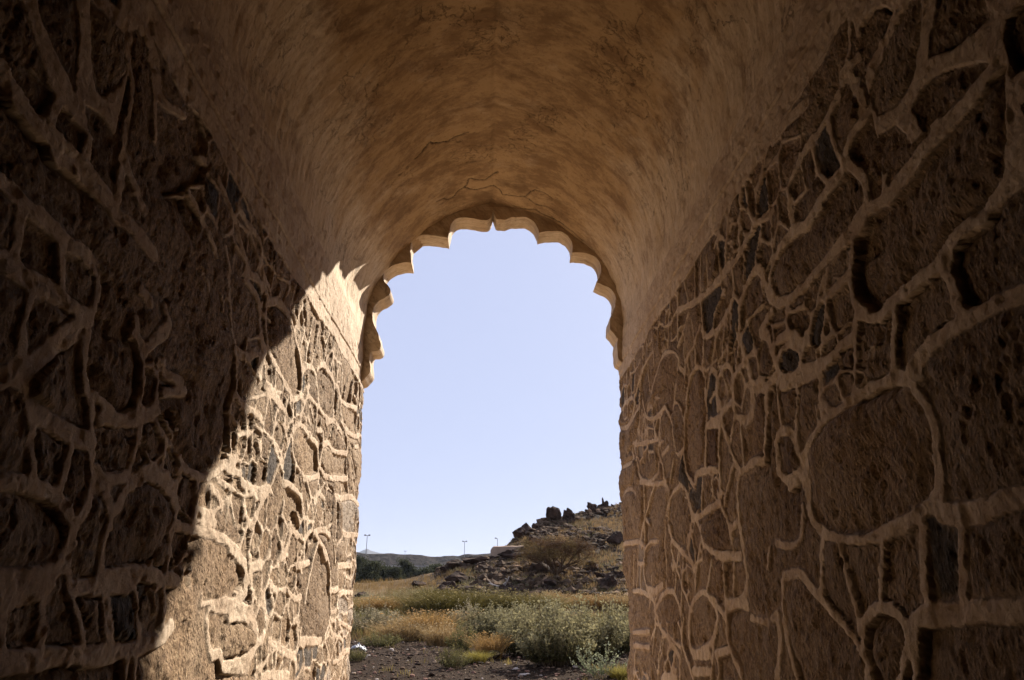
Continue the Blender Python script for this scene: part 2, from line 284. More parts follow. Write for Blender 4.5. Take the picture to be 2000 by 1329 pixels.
RIGHT_POINTING = """4 548 309 519 320 497 324 481 325;3 581 339 582 317;3 559 334 561 314;3 541 337 544 316;3 511 341 514 320;3 497 344 495 333;3 480 341 478 314;3 453 336 454 316;4 427 343 439 314;4 407 341 414 310;3.5 390 342 384 321;3 366 343 370 322;4 354 341 360 313 359 290 365 274;3 343 335 345 315;8 410 329 394 325 370 318 341 313 318 311 309 313;5 307 307 308 296 312 291 324 288 338 286 354 289 361 296;4 386 317 400 311 415 305;4 380 315 378 298 377 280;5 364 300 375 294 391 291 399 290;3.5 400 307 401 291 403 273;4 336 284 350 270;4 323 287 334 262;4 312 292 323 264;5 308 294 301 286;5 296 289 302 284 306 270 313 256;5 302 285 292 292 281 294 273 293;5 508 286 491 295 466 308 448 312 427 306 415 297 418 291 435 267;3 497 324 494 298;4 519 322 541 295;7 413 290 405 284;3.5 393 289 395 274;5 405 259 395 273 381 279 368 273 362 263 364 257 364 248;4 350 269 362 256;5 348 267 341 259 344 251 345 243;6 345 243 341 257 334 261 325 262 318 254 321 237;6 318 251 308 255 299 253 296 244;5 305 267 300 258 299 253;5 296 244 298 230;8 296 242 279 236;4 281 237 284 227;5 617 309 593 315 562 311 551 305 560 296 581 291 613 296;6 613 296 586 290 556 292 534 297;3 532 306 539 268;3 515 284 520 264;5 522 303 513 283 487 274 456 274;4 455 275 440 259 439 247 433 236 419 236 413 241 409 255 401 268;3 431 272 418 264 410 252;3 431 272 443 260;5 470 270 478 255 479 245 471 234 469 225 458 216;6 557 268 517 262 483 257;5 557 268 549 251 542 239 515 231 488 232 480 239;3 488 271 488 259;5 472 243 452 245;3 587 289 601 265;6 613 259 572 256 561 259;3 562 284 562 270;3 587 254 587 238;3 557 244 568 235;6 612 229 595 235 571 233 558 226;4 531 231 532 212 536 183;6 543 235 497 226 463 223;4 497 225 518 214 529 206 517 199;4 458 215 466 200;5 462 197 455 210 432 215 417 210 409 199 406 193;5 462 197 458 188 448 180;3 442 235 454 221;4 421 234 433 216;5 417 233 412 220 397 210;5 365 244 373 216;7 394 212 389 216 354 212;8 364 239 346 235;5 344 251 339 242 347 227 350 212 352 199;7 340 240 323 241 320 242;5 319 244 321 233 330 223;5 340 234 333 222 326 210 322 207;4 315 229 315 217 317 207;7 321 233 312 229 305 227 298 231 296 237;4.5 282 233 291 207;7 326 205 315 206 300 207 291 205;4 330 210 343 199 348 193;5 325 203 329 194 329 183 327 171;3.5 381 211 387 195;3.5 363 210 367 199;7 404 192 390 192 370 194 356 195;5 357 200 352 192 345 182 343 171;5 342 180 332 183;4 406 192 413 181 417 176;5 399 191 392 183 387 175;4 534 203 551 190 544 184;5 618 191 551 189;3.5 468 197 475 180;5 551 190 536 182 543 165 533 155 522 150;4 537 199 549 190;4 536 182 515 186 491 185;5 565 173 538 172;3 562 188 572 155;3 554 172 557 154;3 580 180 586 157;3.5 469 193 473 181 471 171 473 154;6 618 192 560 190;8 533 154 508 152 483 156;6 589 152 546 151 516 146 510 141;6 510 139 492 147 475 151 457 151 447 145 443 139;6 510 139 495 128 475 123 467 119 451 114;4 507 138 513 127 525 120;6 457 192 453 184 438 177 418 170 406 163;4 456 183 455 173 446 165 435 153 422 142;3.5 426 175 433 162 441 142 443 129 442 119 432 111;3 440 176 454 151;4 409 188 417 175 406 163;4 392 178 402 166 410 151;6 391 186 389 178 376 172 363 170;10 367 169 352 168 333 167;5 342 182 343 170;5 375 167 387 152;5 358 164 359 154 358 145;4 342 165 346 149;6 329 180 328 167 326 158 329 151 335 147;6 423 138 414 146 395 151 382 147 374 141 376 133 383 127 402 121 418 118 427 121 428 129 423 138;6 378 147 369 143 361 139;10 357 144 341 146 329 145;6 358 143 359 135 358 127 351 120 343 114;7 378 121 358 124;4 383 126 387 117 392 107;9 421 117 391 119;9 423 108 393 111;4 381 121 376 116 378 108;3 490 124 502 113 504 104;4 470 119 480 112 487 99;4 462 114 469 102;4 451 114 452 100;4 440 117 430 108 424 103;8 499 95 486 99 460 100;6 595 120 531 124;6 591 111 533 113;4 582 113 589 96 574 87;4 513 127 523 110;4 302 344 316 313;4 290 337 295 319 291 307 295 293;7 318 313 303 311 286 314 274 316 260 311 254 311;4 257 309 259 294;4 268 311 274 305 278 296;5 239 304 238 294;6 260 287 254 290 244 291 226 288 217 288 214 288;6 260 287 265 282 264 276 258 267;7 258 267 247 265 232 265 220 266 211 267 200 268 192 270 186 270;6 276 291 271 285 269 278 266 272 258 267;5 303 284 299 288 290 292 279 294 270 289;5 303 284 304 278 305 269;7 267 267 274 265 281 263;4 252 263 254 249;5 220 260 228 254 236 247 241 242;4 217 262 221 251 229 235;8 219 253 212 253 206 254;5 198 264 201 257 204 250 202 242 198 237;4.5 204 239 208 224;7 280 261 274 260 271 252 269 246;9 264 252 255 251 246 247 243 241;6 280 262 273 255 269 246 268 240 268 236;6 266 244 261 247 252 246 247 241 247 236 252 233 260 234 266 238 266 244;5 240 246 243 240 246 237;4 226 241 231 231;9 265 232 253 230 240 229 231 230;9 245 233 235 231 225 230 216 232 210 232;4.5 206 233 212 214;4 232 229 235 222 236 212;4.5 252 228 258 209;4.5 270 236 270 224 270 215;4.5 279 238 283 225 291 207;7 295 240 282 236 272 238;6 297 251 297 243 296 236 299 229 309 226;6 277 210 273 214 266 213 261 209 258 203 256 198 259 193 267 190;5 277 210 277 203 276 196 271 193 261 195;5 257 189 254 199 250 203 242 207 234 210 224 211 213 212 202 212;7 253 198 255 187 254 180 251 174 241 169 228 167 212 167 197 169 186 172 179 175;5 277 203 278 197 271 194 269 190;6 260 181 262 174 267 169 277 168 288 170;4 295 168 299 160;4.5 248 168 254 149;5 236 166 234 155 231 146 231 138;5 208 168 216 147;6.5 188 167 191 157 193 146;7 283 157 269 157 262 153 253 148 243 141 235 135 231 131 230 125;5 285 155 288 144 287 130 283 119;7 300 140 294 142;7 294 140 295 130 304 116;7 230 135 228 140 222 144 215 146 208 145 204 141 203 138 206 133 212 126;6 230 135 230 131 228 125;8 200 142 196 144 189 144;7 199 142 204 127;5 326 140 307 138;6 201 260 204 249 203 241 198 235 191 232;8 191 232 185 234 176 234 165 235 156 235;5 183 231 189 214;8 158 232 157 227 156 220 154 217;10 179 211 173 214 166 216 156 216 151 216 144 216 135 215;8 218 212 210 212 197 212 188 211 181 208 177 209;6 180 205 177 200 175 195 175 190 176 184;7 176 184 178 176 183 172;10 179 170 171 169 162 169 149 171;5 172 166 178 147;10 196 144 182 145 174 146 168 146 158 146;5 174 348 180 332 184 327;5 159 331 167 306 171 287 177 269;7 186 326 174 324 165 321;7 184 325 181 316 178 306 180 304;6 213 315 203 317 190 321 186 326;6 169 305 177 301 187 300 193 296;8 165 293 157 294 148 296 139 297 130 299;6 156 291 153 282 149 274;9 175 267 165 268 155 270 145 271 135 271 128 273 121 273;4 213 315 212 303 207 294;4 200 317 198 304 196 295;6 231 314 221 316 212 318;7 228 288 214 290 197 292 193 293;6 193 293 187 282 186 274 189 267 198 266 212 267;8 186 269 175 267;4 238 310 238 295;8 253 291 239 292 228 288;9 158 237 149 239 141 239 133 241 127 241;8 246 341 230 340 213 335;14 115 283 128 243;4 301 351 305 338 314 320;4 287 349 295 315;5 280 348 280 332 276 317;5 252 343 261 335 270 332;4 320 347 324 331;5 299 334 304 330;5 290 354 298 352"""
BIG_LEFT = [(1.74, 1.63, 0.16, 0.08), (2.29, 1.72, 0.18, 0.13), (2.71, 2.12, 0.22, 0.22), (2.05, 2.13, 0.13, 0.12), (2.97, 2.78, 0.18, 0.13), (3.69, 2.8, 0.33, 0.24), (4.2, 2.27, 0.35, 0.18), (5.04, 2.43, 0.42, 0.13), (4.74, 2.82, 0.34, 0.17), (3.06, 1.64, 0.35, 0.15), (3.34, 1.35, 0.37, 0.13), (4.84, 1.53, 0.44, 0.35), (2.69, 1.34, 0.22, 0.14), (1.67, 2.21, 0.12, 0.13), (1.5, 2.34, 0.13, 0.1), (2.21, 2.64, 0.21, 0.21), (3.92, 2.05, 0.25, 0.17), (1.5, 2.64, 0.14, 0.13), (2.2, 2.36, 0.27, 0.1), (2.45, 2.46, 0.25, 0.15), (2.58, 2.84, 0.24, 0.12)]
BIG_RIGHT = [(2.13, 1.9, 0.37, 0.2), (2.16, 2.79, 0.38, 0.2), (2.48, 2.76, 0.22, 0.13), (3.03, 1.84, 0.35, 0.18), (3.99, 1.39, 0.27, 0.16), (4.96, 3.11, 0.5, 0.22), (2.97, 2.93, 0.22, 0.16), (1.94, 2.44, 0.16, 0.1), (2.62, 1.47, 0.25, 0.23), (1.58, 2.06, 0.19, 0.2), (1.46, 2.37, 0.13, 0.15), (3.74, 3.01, 0.34, 0.15), (3.84, 2.53, 0.25, 0.25), (3.73, 1.84, 0.3, 0.12), (4.44, 1.94, 0.31, 0.17), (4.88, 1.74, 0.29, 0.15), (5.71, 1.2, 0.66, 0.22), (4.67, 1.47, 0.33, 0.14), (3.78, 3.31, 0.31, 0.16), (3.25, 1.39, 0.25, 0.15)]

# ================================================================== THE GATEWAY
gate = empty('stone_gateway', (0, 0, 0))
tag(gate, 'old rubble-stone gateway passage with raised mortar pointing, plastered vault and scalloped arch', 'gateway')
Y_END = 6.2
A_L, A_R, BAT = 1.085, 1.165, 0.030          # half widths at the floor and outward batter of the walls

def parse(txt):
    out = []
    for ln in txt.split(';'):
        v = [float(t) for t in ln.split()]
        out.append((v[0]/100.0, np.array(v[1:]).reshape(-1, 2)/100.0))
    return out
def catmull(P, n=5):
    if len(P) < 3: return P
    P = np.asarray(P); Q = np.vstack([2*P[0]-P[1], P, 2*P[-1]-P[-2]]); out = []
    for i in range(1, len(Q)-2):
        for t in np.arange(n)/n:
            out.append(0.5*((2*Q[i])+(-Q[i-1]+Q[i+1])*t+(2*Q[i-1]-5*Q[i]+4*Q[i+1]-Q[i+2])*t*t+(-Q[i-1]+3*Q[i]-3*Q[i+1]+Q[i+2])*t**3))
    out.append(P[-1]); return np.array(out)

BIG = {1: [], -1: []}         # whole big stones: (along, height, half-length, half-height)
for sd_, lst in ((1, BIG_RIGHT), (-1, BIG_LEFT)): BIG[sd_] = lst
def stone_wall(side, txt, zband, zgroove, ztop):
    lines = parse(txt)
    # rows along the passage: fine where the wall shows, coarse behind the camera
    ys = [0.3]
    while ys[-1] < Y_END:
        y = ys[-1]
        ys.append(y+(0.05 if y < 0.9 else min(0.0105, max(0.0040, 0.0021*y*y)) if y < 6.0 else 0.006))
    ys = np.array(ys[:-1]+[Y_END])
    ext = np.array([0.008, 0.02, 0.04, 0.07, 0.11, 0.16])      # the wall turns the corner on to the outer face
    yy = np.concatenate([ys, np.full(len(ext), Y_END)]); ex = np.concatenate([np.zeros(len(ys)), ext])
    zs = np.concatenate([np.arange(0, 0.7, 0.02), np.arange(0.7, ztop-0.001, 0.0062), [ztop]])
    Yg = (yy+ex)[:, None]+0*zs[None, :]; Zg = zs[None, :]+0*yy[:, None]
    # slightly wavering edges
    Yw = Yg+0.006*fbm(Yg*9, Zg*9, 3, 1)+0.004*fbm(Yg*40, Zg*40, 2, 5)
    Zw = Zg+0.006*fbm(Yg*9, Zg*9, 3, 2)+0.004*fbm(Yg*40, Zg*40, 2, 6)
    K = 230.0
    acc = np.zeros_like(Yg)
    wvar = 1.0+0.28*fbm(Yg*6, Zg*6, 2, 9)
    yrow = yy+ex
    for w, P in lines:
        P = catmull(P, 4)
        R = 0.16
        lo = P.min(0)-R; hi = P.max(0)+R
        i0, i1 = np.searchsorted(yrow, lo[0]), np.searchsorted(yrow, hi[0])
        j0, j1 = np.searchsorted(zs, lo[1]), np.searchsorted(zs, hi[1])
        if i1 <= i0 or j1 <= j0: continue
        a, c = Yw[i0:i1, j0:j1], Zw[i0:i1, j0:j1]
        dm = np.full(a.shape, 9.0)
        for k in range(len(P)-1):
            p, q = P[k], P[k+1]; e = q-p; L2 = e@e+1e-9
            t = np.clip(((a-p[0])*e[0]+(c-p[1])*e[1])/L2, 0, 1)
            dm = np.minimum(dm, (a-p[0]-t*e[0])**2+(c-p[1]-t*e[1])**2)
        de = np.sqrt(dm)-(0.235*w+0.003)*wvar[i0:i1, j0:j1]
        acc[i0:i1, j0:j1] += np.exp(-K*np.clip(de, -0.05, 0.5))
    # joints of the parts the photograph does not show: irregular cells
    ruled = (Yg < 1.22) | (Zg < 0.72) | (Zg > 2.75)*(Yg < 1.75)
    cs = 0.30
    gi = np.floor(Yw/cs).astype(int); gj = np.floor(Zw/cs*1.25).astype(int)
    f1 = np.full(Yg.shape, 9.0); f2 = np.full(Yg.shape, 9.0)
    for di in (-1, 0, 1):
        for dj in (-1, 0, 1):
            h1 = _LAT[(gi+di) & 255, (gj+dj+31*(side+1)) & 255]; h2 = _LAT[(gi+di+77) & 255, (gj+dj+13) & 255]
            d = np.hypot(Yw-(gi+di+0.15+0.7*h1)*cs, Zw-(gj+dj+0.15+0.7*h2)*cs/1.25)
            f2 = np.minimum(np.maximum(d, f1), f2); f1 = np.minimum(d, f1)
    de = (f2-f1)*0.5-0.028
    acc = np.where(ruled, acc*0.0+np.exp(-K*np.clip(de, -0.05, 0.5)), acc)
    # small closed joints between the traced ones: fist-sized packing stones
    f1 = np.full(Yg.shape, 9.0); f2 = np.full(Yg.shape, 9.0); cy_, cz_ = 0.17, 0.15
    gi = np.floor(Yw/cy_).astype(int); gj = np.floor(Zw/cz_).astype(int)
    for di in (-1, 0, 1):
        for dj in (-1, 0, 1):
            h1 = _LAT[(gi+di+19) & 255, (gj+dj+57+31*(side+1)) & 255]; h2 = _LAT[(gi+di+101) & 255, (gj+dj+43) & 255]
            d_ = np.hypot((Yw-(gi+di+0.1+0.8*h1)*cy_), (Zw-(gj+dj+0.1+0.8*h2)*cz_)*0.9)
            f2 = np.minimum(np.maximum(d_, f1), f2); f1 = np.minimum(d_, f1)
    small = (f2-f1)*0.5-0.0065*(1+0.5*fbm(Yg*8, Zg*8, 2, 15))
    # big stones stay whole
    keep = np.zeros_like(Yg)
    for (yc, zc, ry, rz_) in BIG[side]:
        keep = np.maximum(keep, 1-sstep(0.85, 1.1, np.hypot((Yg-yc)/ry, (Zg-zc)/rz_)))
    pres = sstep(-0.12, -0.04, fbm(Yg*1.5, Zg*1.5, 2, 17+side))*(1-keep)*sstep(1.6, 2.4, Yg+0.4*fbm(Yg*2, Zg*2, 2, 18))
    acc = acc+np.where(ruled, 0.0, np.exp(-K*np.clip(small+0.05*(1-pres), -0.05, 0.5)))
    # the plaster band under the springing
    wob = 0.042*fbm(Yg*4, Zg*3, 4, 12)*sstep(6.1, 4.6, Yg)+0.006*fbm(Yg*12, Zg*4, 2, 13)
    acc += np.exp(-K*np.clip(-(Zg-zband-wob-0.02*fbm(Yg*1.2, 0*Zg, 2, 14)), -0.05, 0.5))
    d = -np.log(acc+1e-12)/K
    d = np.clip(d, -0.05, 0.25)
    # every stone gets its own face: set back, tilted, its own tone
    lab = label_cells(d > 0.004); nl = lab.max()+1; cnt = np.bincount(lab.ravel(), minlength=nl).astype(float)
    rl = np.random.RandomState(50+side); my = np.bincount(lab.ravel(), Yg.ravel(), nl)/np.maximum(cnt, 1); mz = np.bincount(lab.ravel(), Zg.ravel(), nl)/np.maximum(cnt, 1)
    isbig = cnt > 60000
    off = rl.uniform(-0.012, 0.006, nl)*(~isbig); ty = rl.uniform(-0.10, 0.10, nl)*(~isbig); tz = rl.uniform(-0.12, 0.12, nl)*(~isbig)
    face = off[lab]+np.clip(ty[lab]*(Yg-my[lab])+tz[lab]*(Zg-mz[lab]), -0.012, 0.012)
    stone_tone = np.where(isbig, 0.4, rl.beta(0.9, 1.1, nl))[lab]; stone_hue = rl.rand(nl)[lab]
    stone_slate = ((rl.rand(nl) < 0.14) & (cnt < 1300))[lab]
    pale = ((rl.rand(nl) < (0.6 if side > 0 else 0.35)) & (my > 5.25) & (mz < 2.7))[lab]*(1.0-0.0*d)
    dn = d+0.0035*fbm(Yg*60, Zg*45, 3, 97)+0.005*fbm(Yg*22, Zg*22, 2, 99)
    smear = sstep(0.12, 0.5, fbm(Yg*7, Zg*7, 4, 98))*0.6
    mortar = np.maximum(1-sstep(-0.001, 0.006, dn), smear*(1-sstep(0.0, 0.035, dn)))
    deep = sstep(0.0, 0.32, fbm(Yg*2.6, Zg*2.6, 2, 21+side))*(0.35+0.65*sstep(5.6, 3.2, Yg))
    deep = deep*np.clip(cnt/5000.0, 0.12, 1)[lab]
    low = -(0.006+0.024*deep)
    dome = (0.006+0.020*deep+0.012*np.clip(cnt/4000.0, 0, 1)[lab]*(~isbig)[lab])*(1-np.exp(-np.maximum(d-0.004, 0)/0.040))
    lump = 0.010*fbm(Yg*9, Zg*6, 3, 31)
    grain = 0.0060*fbm(Yg*44, Zg*26, 3, 37, 0.7)+0.003*fbm(Yg*20, Zg*60, 2, 39)
    pits = -0.009*sstep(0.28, 0.60, fbm(Yg*26, Zg*18, 3, 47))
    hs = low+dome+(lump+grain+pits+face)*sstep(0.0, 0.02, d)
    hm = 0.005*fbm(Yg*10, Zg*10, 3, 51)+0.0030*fbm(Yg*50, Zg*50, 3, 53, 0.7)-0.006*sstep(0.2, 0.5, fbm(Yg*16, Zg*16, 3, 55))
    edge = 1-sstep(-0.003, 0.006, dn)
    h = hs*(1-edge)+hm*edge
    # groove scored along the band
    g = Zg-(zgroove+0.010*fbm(Yg*1.1, 0*Zg, 3, 61))
    gm = 0.45+0.55*sstep(-0.25, 0.1, fbm(Yg*1.7, 0*Zg, 3, 63))
    h = h-0.020*np.exp(-(g/0.005)**2)*gm-0.010*sstep(0.0, 0.004, -g)*(Zg > zband)*0.3
    h = h+0.010*fbm(Yg*1.4, Zg*1.4, 2, 71)*sstep(ztop, ztop-0.25, Zg)
    fade = sstep(ztop, ztop-0.06, Zg); h = h*fade
    # rounded, uneven outer corner
    r = 0.07
    u = np.clip(yy-(Y_END-r), 0, r)[:, None]
    corner = r-np.sqrt(np.maximum(r*r-u*u, 0))
    wavy = 0.034*fbm(Zg*3.4, 0*Zg+side*3, 3, 81)*sstep(Y_END-0.5, Y_END, Yg)
    a0 = A_L if side < 0 else A_R
    X = side*(a0+BAT*Zg+corner+wavy*fade+ex[:, None])-side*h*(ex[:, None] == 0)
    Yp = yy[:, None]+0*Zg+np.where(ex[:, None] > 0, 0.5*h, 0)
    V = np.stack([X, Yp, Zg], -1).reshape(-1, 3)
    slate = 0.85*stone_slate*(1-mortar)
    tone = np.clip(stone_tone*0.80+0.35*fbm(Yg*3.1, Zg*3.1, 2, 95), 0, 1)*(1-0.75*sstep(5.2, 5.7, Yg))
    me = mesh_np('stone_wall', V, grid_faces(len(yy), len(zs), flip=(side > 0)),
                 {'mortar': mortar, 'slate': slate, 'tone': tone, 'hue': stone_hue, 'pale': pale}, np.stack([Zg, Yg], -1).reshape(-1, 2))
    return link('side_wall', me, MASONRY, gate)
Z_L, Z_R = 3.80, 3.80
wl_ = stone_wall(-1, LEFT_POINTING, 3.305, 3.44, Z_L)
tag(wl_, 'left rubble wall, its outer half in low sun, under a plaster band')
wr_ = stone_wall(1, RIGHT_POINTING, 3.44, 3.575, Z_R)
tag(wr_, 'right rubble wall, wholly in shade, under a plaster band')

# ------------------------------------------------------------------ vault
VP = [(-1.199, 3.80), (-1.200, 3.95), (-1.175, 4.18), (-1.050, 4.47), (-0.80, 4.81), (-0.40, 5.15), (0.02, 5.285),
      (0.495, 5.165), (0.778, 4.99), (1.061, 4.72), (1.222, 4.40), (1.284, 4.08), (1.279, 3.80)]
def prof():
    a = catmull(np.array(VP[:7]), 24); b = catmull(np.array(VP[6:]), 24)
    P = np.vstack([a[:-1], b]); s = np.concatenate([[0], np.cumsum(np.hypot(*np.diff(P, axis=0).T))])
    n = 420; t = np.linspace(0, s[-1], n)
    return np.stack([np.interp(t, s, P[:, 0]), np.interp(t, s, P[:, 1])], -1), t
VPR, VS = prof()
def vault():
    ys = np.concatenate([np.arange(0.3, 1.2, 0.06), np.arange(1.2, Y_END-0.005, 0.012), [Y_END]])
    n = len(VS)
    T = np.gradient(VPR, axis=0); T /= np.linalg.norm(T, axis=1)[:, None]
    N = np.stack([T[:, 1], -T[:, 0]], -1)                       # towards the passage
    Yg = ys[:, None]+0*VS[None, :]; Sg = VS[None, :]+0*ys[:, None]
    fade = sstep(0, 0.12, Sg)*sstep(0, 0.12, VS[-1]-Sg)
    h = 0.020*fbm(Yg*1.6, Sg*1.1, 3, 101)+0.006*fbm(Yg*14, Sg*3.0, 3, 103)+0.0022*fbm(Yg*45, Sg*9, 2, 105)
    rough = sstep(0.05, 0.35, fbm(Yg*1.8, Sg*1.6, 3, 107))
    h += rough*0.007*fbm(Yg*16, Sg*16, 4, 109)
    # ragged plaster where the vault meets the scalloped arch, and the ridge seam
    h -= 0.010*sstep(5.6, 5.95, Yg)*np.abs(fbm(Yg*9, Sg*5, 3, 111))
    mid = float(VS[np.argmax(VPR[:, 1])])
    h -= 0.007*np.exp(-((Sg-mid-0.01*fbm(Yg*2, 0*Yg, 2, 113))/0.022)**2)
    cracks = [[(mid-0.62, 5.60), (mid-0.42, 5.66), (mid-0.30, 5.58), (mid-0.16, 5.66), (mid-0.03, 5.64), (mid+0.10, 5.74), (mid+0.30, 5.72), (mid+0.46, 5.80), (mid+0.66, 5.78)],
              [(mid-0.30, 5.58), (mid-0.24, 5.45), (mid-0.10, 5.50), (mid+0.05, 5.40)], [(mid+0.30, 5.72), (mid+0.42, 5.55), (mid+0.60, 5.60)],
              [(mid+0.20, 5.935), (mid+0.50, 5.90), (mid+0.80, 5.92), (mid+1.20, 5.935)], [(mid-0.75, 4.75), (mid-0.60, 4.70), (mid-0.45, 4.80), (mid-0.25, 4.78)]]
    crack = np.zeros_like(Yg); Sw = Sg+0.035*fbm(Yg*9, Sg*9, 4, 115); Yv = Yg+0.035*fbm(Yg*9, Sg*9, 4, 116)
    for q in cracks:
        dm = np.full(Yg.shape, 9.0)
        for p0, p1 in zip(q, q[1:]):
            e = (p1[0]-p0[0], p1[1]-p0[1]); t = np.clip(((Sw-p0[0])*e[0]+(Yv-p0[1])*e[1])/(e[0]**2+e[1]**2), 0, 1)
            dm = np.minimum(dm, np.hypot(Sw-p0[0]-t*e[0], Yv-p0[1]-t*e[1]))
        crack = np.maximum(crack, 1-sstep(0.002, 0.011, dm))
    flake = sstep(0.10, 0.25, fbm(Yg*5, Sg*5, 4, 117))*sstep(5.2, 5.5, Yg)*np.exp(-((Sg-mid)/0.6)**2)
    h -= 0.014*crack+0.010*flake
    h *= fade
    X = VPR[None, :, 0]+N[None, :, 0]*h; Z = VPR[None, :, 1]+N[None, :, 1]*h
    V = np.stack([X, Yg, Z], -1).reshape(-1, 3)
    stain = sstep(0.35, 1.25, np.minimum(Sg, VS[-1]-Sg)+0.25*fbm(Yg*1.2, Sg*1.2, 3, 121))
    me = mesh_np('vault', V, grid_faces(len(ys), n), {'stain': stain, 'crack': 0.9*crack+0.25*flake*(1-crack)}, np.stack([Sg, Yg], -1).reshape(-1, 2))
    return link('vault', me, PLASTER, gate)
vault()

# ------------------------------------------------------------------ scalloped arch
SL = [(0.019, 5.213), (-0.004, 5.135), (-0.035, 5.095), (-0.09, 5.086), (-0.18, 5.103), (-0.28, 5.112), (-0.36, 5.09), (-0.405, 5.045), (-0.422, 4.975), (-0.427, 4.877)], \
     [(-0.427, 4.877), (-0.546, 4.89), (-0.64, 4.903), (-0.72, 4.888), (-0.785, 4.84), (-0.813, 4.76), (-0.803, 4.67), (-0.783, 4.587)], \
     [(-0.783, 4.587), (-0.85, 4.585), (-0.935, 4.565), (-1.01, 4.515), (-1.056, 4.45), (-1.045, 4.385), (-1.008, 4.335), (-0.979, 4.285), (-0.985, 4.238), (-1.035, 4.19), (-1.095, 4.148), (-1.133, 4.06), (-1.13, 3.967), (-1.10, 3.88), (-1.058, 3.79), (-1.034, 3.729), (-1.040, 3.67), (-1.075, 3.645), (-1.122, 3.638)], \
     [(-1.122, 3.638), (-1.134, 3.56), (-1.120, 3.47), (-1.128, 3.405), (-1.180, 3.35)]
SR = [(0.019, 5.213), (0.042, 5.14), (0.075, 5.108), (0.15, 5.105), (0.25, 5.125), (0.34, 5.128), (0.42, 5.095), (0.468, 5.03), (0.492, 4.939)], \
     [(0.492, 4.939), (0.59, 4.972), (0.70, 4.968), (0.785, 4.925), (0.826, 4.845), (0.822, 4.735)], \
     [(0.822, 4.735), (0.90, 4.735), (1.00, 4.712), (1.075, 4.655), (1.108, 4.57), (1.095, 4.48), (1.056, 4.398)], \
     [(1.056, 4.398), (1.12, 4.37), (1.19, 4.325), (1.237, 4.24), (1.232, 4.16), (1.205, 4.09), (1.176, 4.02), (1.166, 3.945), (1.180, 3.875), (1.215, 3.825), (1.240, 3.795)], \
     [(1.240, 3.795), (1.226, 3.72), (1.222, 3.63), (1.240, 3.575), (1.275, 3.545)]
def scalloped():
    def run(parts):
        out = [np.array(parts[0][0])[None, :]]
        for q in parts: out.append(catmull(np.array(q), 5)[1:])
        return np.vstack(out)
    L = run(SL); R = run(SR)
    inner = np.vstack([L[::-1], R[1:]])                          # left foot -> apex -> right foot
    # outer line lies just inside the plaster of walls and vault
    o = VPR.copy(); T = np.gradient(o, axis=0); T /= np.linalg.norm(T, axis=1)[:, None]
    o = o-np.stack([T[:, 1], -T[:, 0]], -1)*0.05
    o = o[::6]
    outer = np.vstack([[(-1.245, 3.33)], o, [(1.33, 3.53)]])
    poly = np.vstack([inner, outer[::-1]])
    rr = np.random.RandomState(3); inner_n = len(inner)
    poly[1:inner_n-1] += 0.012*np.stack([fbm(poly[1:inner_n-1, 0]*14, poly[1:inner_n-1, 1]*14, 2, 141), fbm(poly[1:inner_n-1, 0]*14, poly[1:inner_n-1, 1]*14, 2, 142)], -1)
    me = bpy.data.meshes.new('scalloped_arch'); bm = bmesh.new()
    y0, y1 = 5.96, Y_END-0.004
    n = len(poly)
    tris = tessellate_polygon([[Vector((p[0], p[1], 0)) for p in poly]])
    fr = [bm.verts.new((p[0], y0+0.006*math.sin(9*p[0]), p[1])) for p in poly]; bk = [bm.verts.new((p[0], y1, p[1])) for p in poly]
    for t in tris:
        for vs, fl in ((fr, False), (bk, True)):
            try: bm.faces.new([vs[i] for i in (t[::-1] if fl else t)])
            except ValueError: pass
    for i in range(n):
        j = (i+1) % n
        bm.faces.new((fr[i], bk[i], bk[j], fr[j]))
    bmesh.ops.recalc_face_normals(bm, faces=bm.faces)
    ed = [e for e in bm.edges if len(e.link_faces) == 2 and e.calc_face_angle(0) > 1.2 and abs(e.verts[0].co.y-e.verts[1].co.y) < 0.05]
    bmesh.ops.bevel(bm, geom=ed, offset=0.011, segments=2, profile=0.6, affect='EDGES', clamp_overlap=True)
    lay = bm.verts.layers.float_vector.new('st'); ls = bm.verts.layers.float.new('stain')
    for v in bm.verts:
        v[lay] = Vector((v.co.z*0.7+v.co.x, v.co.y*1.6+v.co.z*0.35, 0)); v[ls] = 0.15
    bm.to_mesh(me); bm.free()
    for p in me.polygons: p.use_smooth = False
    o = link('scalloped_arch', me, PLASTER, gate); tag(o, 'thin plastered arch cut into pointed scallops across the mouth')
scalloped()

